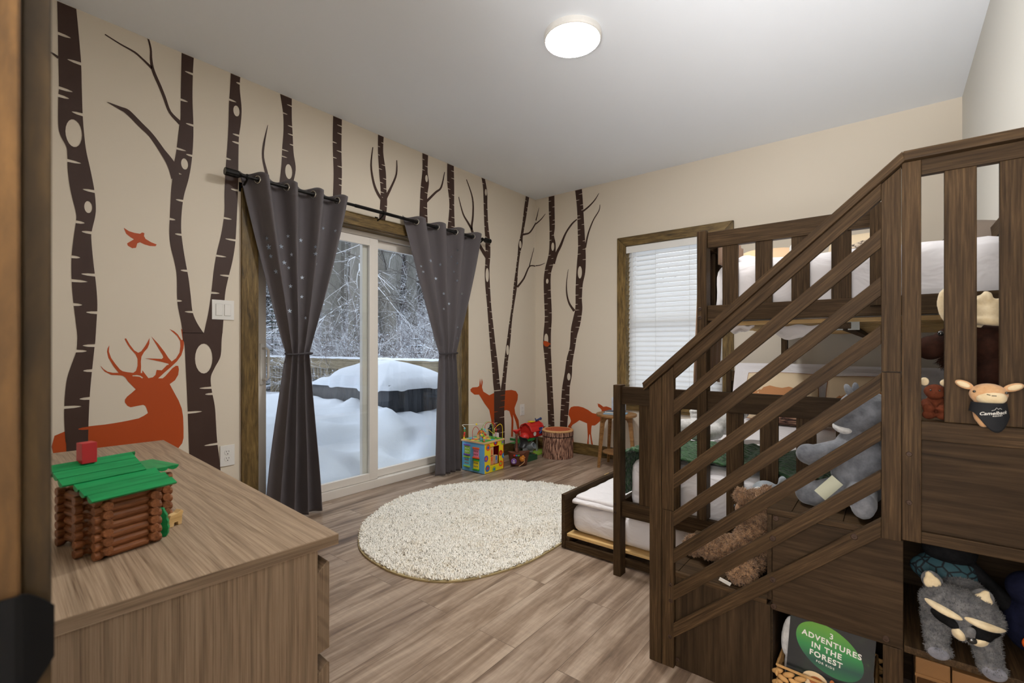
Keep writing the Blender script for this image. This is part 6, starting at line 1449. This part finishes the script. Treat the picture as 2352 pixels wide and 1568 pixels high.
bb('top_board', -6.6, -.16, .02, .16, rz0-.018, rz0+.012, DKR, W_DECK); bb('side_board', -6.6, -.16, .03, .068, rz0-.16, rz0-.019, DKR, W_DECK); bb('bottom_board', -6.6, -.16, .03, .068, .10, .17, DKR, W_DECK)
x = -6.5; 
while x < -.2: bb('baluster', x, x+.036, .069, .105, -.05, rz0-.02, DKR, W_DECK); x += .115
for x in (-6.58, -4.5, -2.4, -.3): bb('post', x, x+.09, .069, .159, -.6, rz0-.019, DKR, W_DECK)
bb('top_board', -6.72, -6.60, -5, .16, rz0-.018, rz0+.012, DKR, W_DECK); bb('side_board', -6.64, -6.60, -5, .02, rz0-.16, rz0-.019, DKR, W_DECK)
y = -4.9
while y < 0: bb('baluster', -6.68, -6.645, y, y+.036, -.05, rz0-.02, DKR, W_DECK); y += .115
rs = MB(); rs.grid(lambda u, v: (-6.7+6.5*u, .015+.15*v, rz0+.012+.028*math.sin(PI*v)**.5+.008*noise.noise(Vector((u*40, v*3, 0)))), 160, 8); o = rs.build('snow_cap', M_SNOW, DKR, smooth=True, fix=False)
mb = MB(); mb.box(-.22, -.141, -9, DY0, -.5, 5); mb.box(-.22, -.141, DY1, .14, -.5, 5); mb.box(-.22, -.141, DY0, DY1, DZ+.01, 5); o = mb.build('wall_exterior_shade', plain('siding', srgb(150, 146, 138), .8), None); o['kind'] = 'structure'  # unseen outer wall, added and carried up to shade the deck snow
mb = MB(); mb.box(-1.15, -.14, -9, .9, 2.95, 3.1); o = mb.build('shade_eave', plain('shade_eave_paint', srgb(210, 208, 204), .8), None); o['kind'] = 'structure'  # unseen overhang added to darken the snow near the door
# covered tub
TBx0, TBx1, TBy0, TBy1, TBz = -2.74, -1.15, -1.11, -.20, .70
HT = thing('covered_tub', 'low tub under a dark tarpaulin heaped with snow on the deck', 'covered tub', ((TBx0+TBx1)/2, (TBy0+TBy1)/2, 0))
mb = MB(); N = 200
def tarp(u, v):
    a = u*4; s = int(min(3, a)); f = a-s
    c = [(TBx0, TBy0), (TBx1, TBy0), (TBx1, TBy1), (TBx0, TBy1), (TBx0, TBy0)]
    x = c[s][0]+(c[s+1][0]-c[s][0])*f; y = c[s][1]+(c[s+1][1]-c[s][1])*f; n = [(0, -1), (1, 0), (0, 1), (-1, 0)][s]
    w = (.022*math.sin(u*150)+.016*math.sin(u*61+2))*(1-v)**.7*(0.4+.6*abs(math.sin(f*PI)))+.02*(1-v)
    return Vector((x+n[0]*w, y+n[1]*w, .08+(TBz-.08)*v-(.02*abs(math.sin(u*23)) if v > .9 else 0)))
mb.grid(tarp, N, 14); t = NT('dark_tarpaulin'); t.b.inputs['Base Color'].default_value = srgb(54, 60, 70); t.b.inputs['Roughness'].default_value = .45; t.bump(t.noise(t.coord('Object', (10, 10, 2)), 3, 4), 'Fac', .6, .03); mb.build('tarpaulin', t.m, HT, smooth=True, fix=False)
mb = MB(); mb.box(TBx0, TBx1, TBy0, TBy1, .05, TBz-.02); mb.build('tub_body', t.m, HT)
mb = MB()
def heap(u, v):
    x = TBx0-.05+(TBx1-TBx0+.10)*u; y = TBy0-.05+(TBy1-TBy0+.10)*v
    su = max(0, math.sin(PI*u)); sv = max(0, math.sin(PI*v)); a = su**.55*sv**.38; k = .5+.5*math.tanh((u-.27)*13)
    lob = 1+.10*noise.noise(Vector((u*3.1, v*2.2, 6))); e_ = noise.noise(Vector((x*5, y*5, 1)))
    edge = 1-min(1, 9*min(u, 1-u, v, 1-v)); o_ = .05*edge*(.5+e_)
    return Vector((x+(u-.5)*2*o_, y+(v-.5)*2*o_, TBz-.03+.05*min(1, a*3)+.225*a*k*lob*(1-.35*max(0, u-.72)/.28)-edge*(.035+.07*max(0, e_))+.014*noise.noise(Vector((u*9, v*6, 2)))*a))
mb.grid(heap, 90, 60); mb.build('snow_heap', M_SNOW, HT, smooth=True, fix=False)

def twig(mb, p, d, L, r, depth, rr, up=.1, nb=(2, 3), spread=.6, sides=4, k=.72):
    n = 3; pts = [p.copy()]; q = p.copy(); dd = d.copy()
    for i in range(n):
        dd = (dd+Vector((rr.gauss(0, .16), rr.gauss(0, .16), rr.gauss(0, .12)+up*.3))).normalized(); q = q+dd*(L/n); pts.append(q.copy())
    mb.tube(pts, [r, r*.85, r*.72, r*.6], sides, caps=False)
    if depth:
        for j in range(rr.randint(*nb)):
            t_ = rr.choice((1, 2, 3)); nd = (dd+Vector((rr.gauss(0, spread), rr.gauss(0, spread), rr.gauss(0, spread*.6)+up))).normalized()
            twig(mb, pts[t_], nd, L*rr.uniform(.6, .85), r*.6, depth-1, rr, up, nb, spread, 3, k)
def copytree(o, loc, rz, sc_, label=None, group=None):
    c = o.copy(); COL.objects.link(c); c.location = loc; c.rotation_euler = (0, 0, rz); c.scale = (sc_,)*3
    if label: c['label'] = label
    if group: c['group'] = group
    for ch in o.children:
        k = ch.copy(); COL.objects.link(k); k.parent = c
    return c
rr = random.Random(11)
# bushes with frosted twigs
protos = []
GB = 'frosted bushes beyond the railing'
for s in range(3):
    b_ = thing('snowy_bush', 'leafless bush with snow-frosted twigs beyond the deck railing', 'bush', (0, 0, -50), 0, GB); mb = MB(); q = random.Random(20+s)
    for i in range(30):
        a = q.uniform(0, 2*PI); d_ = Vector((math.cos(a)*.55, math.sin(a)*.55, 1)).normalized(); twig(mb, Vector((math.cos(a)*.15, math.sin(a)*.15, 0)), d_, q.uniform(.55, .8), .0065, 4, q, .06, (3, 4), .65)
    mb.build('twigs', M_TWIG, b_, local=True, fix=False); 
    v_ = [Vector(mb.v[i]) for i in q.sample(range(len(mb.v)), 1500)]; mb = MB()
    for p in v_:
        if p.z > .5: mb.ell(p+Vector((0, 0, .01)), (q.uniform(.004, .011), q.uniform(.004, .011), q.uniform(.003, .006)), nu=5, nv=4)
    mb.build('snow_clumps', M_SNOW, b_, local=True, fix=False, smooth=True); protos.append(b_)
first = [True]*3
def depthpos(px, t): p = CAM+(FW+RT*((px-CCX)/CF))*t; return p.x, p.y
for i in range(54):
    px = rr.uniform(560, 1130); t_ = rr.uniform(8.4, 15); x, y = depthpos(px, t_)
    if y < .9: y = rr.uniform(.9, 2)
    s = i % 3; z = yardh(x, y)-.05; k = rr.uniform(.95, 1.35)*(1.3 if px > 860 else 1.0)
    if first[s]: protos[s].location = (x, y, z); protos[s].scale = (k,)*3; protos[s].rotation_euler = (0, 0, rr.uniform(0, 6)); first[s] = False
    else: copytree(protos[s], (x, y, z), rr.uniform(0, 6), k)
# little spruce
def spruce(loc, h, label):
    r = thing('young_spruce', label, 'spruce tree', loc); q = random.Random(int(h*100)); mb = MB(); mb.tube([(0, 0, 0), (0, 0, h)], [.03, .006], 6); mb.build('trunk', M_TRUNK2, r, local=True)
    mb = MB(); sn = MB(); z = .15
    while z < h*.97:
        R_ = (h-z)*.42+.03
        for k in range(7):
            a = q.uniform(0, 2*PI); e = Vector((math.cos(a)*R_, math.sin(a)*R_, -R_*.18+.05)); mb.tube([(0, 0, z), Vector((0, 0, z))+e*.6+Vector((0, 0, .02)), Vector((0, 0, z))+e], [.010, .018, .004], 5)
            sn.ell(Vector((0, 0, z+.022))+e*.65, (R_*.36, .022+R_*.03, .016), (0, .1, a), 7, 5)
        z += .13
    mb.build('foliage', plain('spruce_green', srgb(48, 66, 50), .9), r, local=True); sn.build('snow_on_branches', M_SNOW, r, local=True, smooth=True)
for px, t_, h, lb in ((955, 9.5, 2.0, 'small snow-laden young spruce beyond the railing in the right glass'), (625, 11, 2.3, 'snow-laden young spruce beyond the railing at the left end of the door'), (730, 12.5, 2.2, 'snow-laden young spruce seen between the left curtain and the sash')):
    x, y = depthpos(px, t_); spruce((x, y, yardh(x, y)), h, lb)
# trees
GT = 'bare forest trees beyond the deck'
tp = []
for s in range(5):
    t0 = thing('bare_tree', 'tall bare grey tree trunk in the snowy woods', 'tree', (0, 0, -80), 0, GT); q = random.Random(40+s); mb = MB(); pts = []; rad = []
    bx, by_ = 0, 0; R0 = (.10, .14, .085, .17, .12)[s]
    for i in range(14):
        pts.append((bx, by_, i*1.0)); rad.append(R0*(1-i/17)*(1+.04*q.gauss(0, 1))); bx += q.gauss(0, .05); by_ += q.gauss(0, .05)
    mb.tube(pts, rad, 9); mb.build('trunk', M_TRUNK if s % 2 else M_TRUNK2, t0, local=True, smooth=True)
    mb = MB()
    for i in range(13):
        z = q.uniform(1.6, 9); a = q.uniform(0, 2*PI); base = Vector(pts[int(z)]); base.z = z; twig(mb, base, Vector((math.cos(a), math.sin(a), q.uniform(-.1, .5))).normalized(), q.uniform(.7, 1.5), .0095, 3, q, .0, (2, 3), .5)
    mb.build('branches', M_BRANCH, t0, local=True, fix=False); tp.append(t0)
first = [True]*5; k = 0
for i in range(120):
    px = rr.uniform(480, 1240); t_ = 9+22*rr.random()**.8; x, y = depthpos(px, t_)
    if y < 1.4 and x > -8.5: continue
    s = k % 5; z = yardh(x, y)-.1; sc_ = rr.uniform(.8, 1.2); k += 1
    if first[s]: tp[s].location = (x, y, z); tp[s].scale = (sc_,)*3; first[s] = False
    else: copytree(tp[s], (x, y, z), rr.uniform(0, 6), sc_)
# two near trees whose snowy boughs cross the glass
for px, t_, lb, sd in ((822, 9.2, 'near grey tree trunk with lichen just behind the sliding sash', 3), (885, 9.6, 'near forked tree whose snowy boughs reach across the right glass', 6), (760, 10.2, 'near slim tree behind the left curtain edge with snow-lined boughs', 9)):
    x, y = depthpos(px, t_); r = thing('bare_tree', lb, 'tree', (x, y, yardh(x, y))); q = random.Random(sd); mb = MB(); mb.tube([(0, 0, 0), (.03, 0, 2), (.0, .05, 4), (.1, 0, 8), (.1, .1, 12)], [.23, .20, .17, .12, .06], 12); mb.build('trunk', M_TRUNK, r, local=True, smooth=True)
    mb = MB()
    for i in range(9):
        z = q.uniform(2.4, 5.5); d_ = (RT*q.uniform(-1, 1.3)-FW*q.uniform(.1, .9)+Vector((0, 0, q.uniform(-.45, .25)))).normalized(); twig(mb, Vector((.02, .02, z)), d_, q.uniform(.8, 1.5), .013, 4, q, -.04, (2, 2), .38)
    mb.build('branches', M_BRANCH, r, local=True, fix=False)
# the dense wood further back, uncountable
mb = MB()
for i in range(1500):
    px = rr.uniform(250, 1500); t_ = rr.uniform(24, 60); x, y = depthpos(px, t_)
    z = yardh(x, y) if x > -50 and y < 48 else 2; h = rr.uniform(14, 24); r_ = rr.uniform(.07, .22); lx = rr.gauss(0, .5); ly = rr.gauss(0, .5)
    mb.tube([(x, y, z-1), (x+lx*.5, y+ly*.5, z+h*.5), (x+lx, y+ly, z+h)], [r_, r_*.8, r_*.4], 5)
    if i % 2 == 0:
        for j in range(4):
            a = rr.uniform(0, 6.28); zz = z+rr.uniform(1, 9); mb.tube([(x, y, zz), (x+math.cos(a)*1.6, y+math.sin(a)*1.6, zz+rr.uniform(-.3, 1.3)), (x+math.cos(a)*2.6, y+math.sin(a)*2.6, zz+rr.uniform(-.6, 1.8))], [.022, .016, .008], 3, caps=False)
o = mb.build('distant_woods', M_TRUNK, None, fix=False); tag(o, 'dense grey woods filling the view beyond the deck', 'woods', None, 'stuff')
mb = MB()
for i in range(9000):
    px = rr.uniform(350, 1400); t_ = rr.uniform(15, 34); x, y = depthpos(px, t_)
    if y < 2: continue
    z = (yardh(x, y) if x > -50 and y < 48 else 2)+rr.uniform(.2, 8)**1.0; a = rr.uniform(0, 6.28); L_ = rr.uniform(.3, 1.4)
    mb.tube([(x, y, z), (x+math.cos(a)*L_*.5, y+math.sin(a)*L_*.5, z+rr.uniform(-.1, .3)), (x+math.cos(a)*L_, y+math.sin(a)*L_, z+rr.uniform(-.3, .4))], [.011, .008, .004], 3, caps=False)
o = mb.build('distant_twigs', M_TWIG, None, fix=False); tag(o, 'tangle of snow-dusted twigs among the woods', 'undergrowth', None, 'stuff')

# ---------------------------------------------------------------- light, world, camera
w = bpy.data.worlds.new('World'); SC.world = w; w.use_nodes = True; nt = w.node_tree; bg = nt.nodes['Background']
tc = nt.nodes.new('ShaderNodeTexCoord'); sp_ = nt.nodes.new('ShaderNodeSeparateXYZ'); rp = nt.nodes.new('ShaderNodeValToRGB')
nt.links.new(tc.outputs['Generated'], sp_.inputs[0]); nt.links.new(sp_.outputs['Z'], rp.inputs[0]); nt.links.new(rp.outputs[0], bg.inputs[0])
e = rp.color_ramp.elements; e[0].position = 0; e[0].color = (.76, .82, .93, 1); e[1].position = .8; e[1].color = (1, 1.05, 1.15, 1)
bg.inputs[1].default_value = SKY_E
def area(name, loc, rot, sx, sy, power, col, portal=False, spread=None):
    l = bpy.data.lights.new(name, 'AREA'); l.shape = 'RECTANGLE'; l.size = sx; l.size_y = sy; l.energy = power; l.color = col
    if portal: l.cycles.is_portal = True
    if spread: l.spread = spread
    o = bpy.data.objects.new(name, l); COL.objects.link(o); o.location = loc; o.rotation_euler = rot; return o
area('door_daylight_portal', (-.19, -2.06, 1.0), (0, -PI/2, 0), 2.0, 1.78, 0, (1, 1, 1), True)
area('window_daylight_portal', (1.52, .16, 1.33), (-PI/2, 0, 0), .9, 1.5, 0, (1, 1, 1), True)
area('hall_front_fill', (2.95, -5.5, 1.35), (PI/2+.2, 0, 0), 1.1, 1.6, FRONT_FILL_W, (1, .98, .96))  # unseen frontal fill added behind the camera to lift the bunk area
hl = area('hall_bounce_fill', (2.98, -4.95, .95), (PI/2+.87, 0, 0), .7, .6, BOUNCE_FILL_W, (1, .98, .96), spread=math.radians(80))  # unseen light added to bounce off the bedroom ceiling
cam = bpy.data.cameras.new('camera'); co = bpy.data.objects.new('camera', cam); COL.objects.link(co); SC.camera = co
cam.sensor_width = 36; cam.lens = CF/2352*36; cam.shift_y = (798-784)/2352; cam.clip_start = .02; cam.clip_end = 200
co.location = CAM; co.rotation_euler = (PI/2, 0, CA)
cam.dof.use_dof = True; cam.dof.focus_distance = 3.0; cam.dof.aperture_fstop = 6.0
vs = SC.view_settings; vs.view_transform = 'Standard'; vs.look = 'None'; vs.gamma = 1; vs.use_curve_mapping = False; vs.exposure = EXPO
cy = SC.cycles; cy.use_adaptive_sampling = True; cy.adaptive_threshold = .045; cy.adaptive_min_samples = 16; cy.use_denoising = True; cy.max_bounces = 5; cy.diffuse_bounces = 4; cy.glossy_bounces = 2; cy.transmission_bounces = 3; cy.transparent_max_bounces = 8; cy.sample_clamp_indirect = 6; cy.caustics_reflective = False; cy.caustics_refractive = False
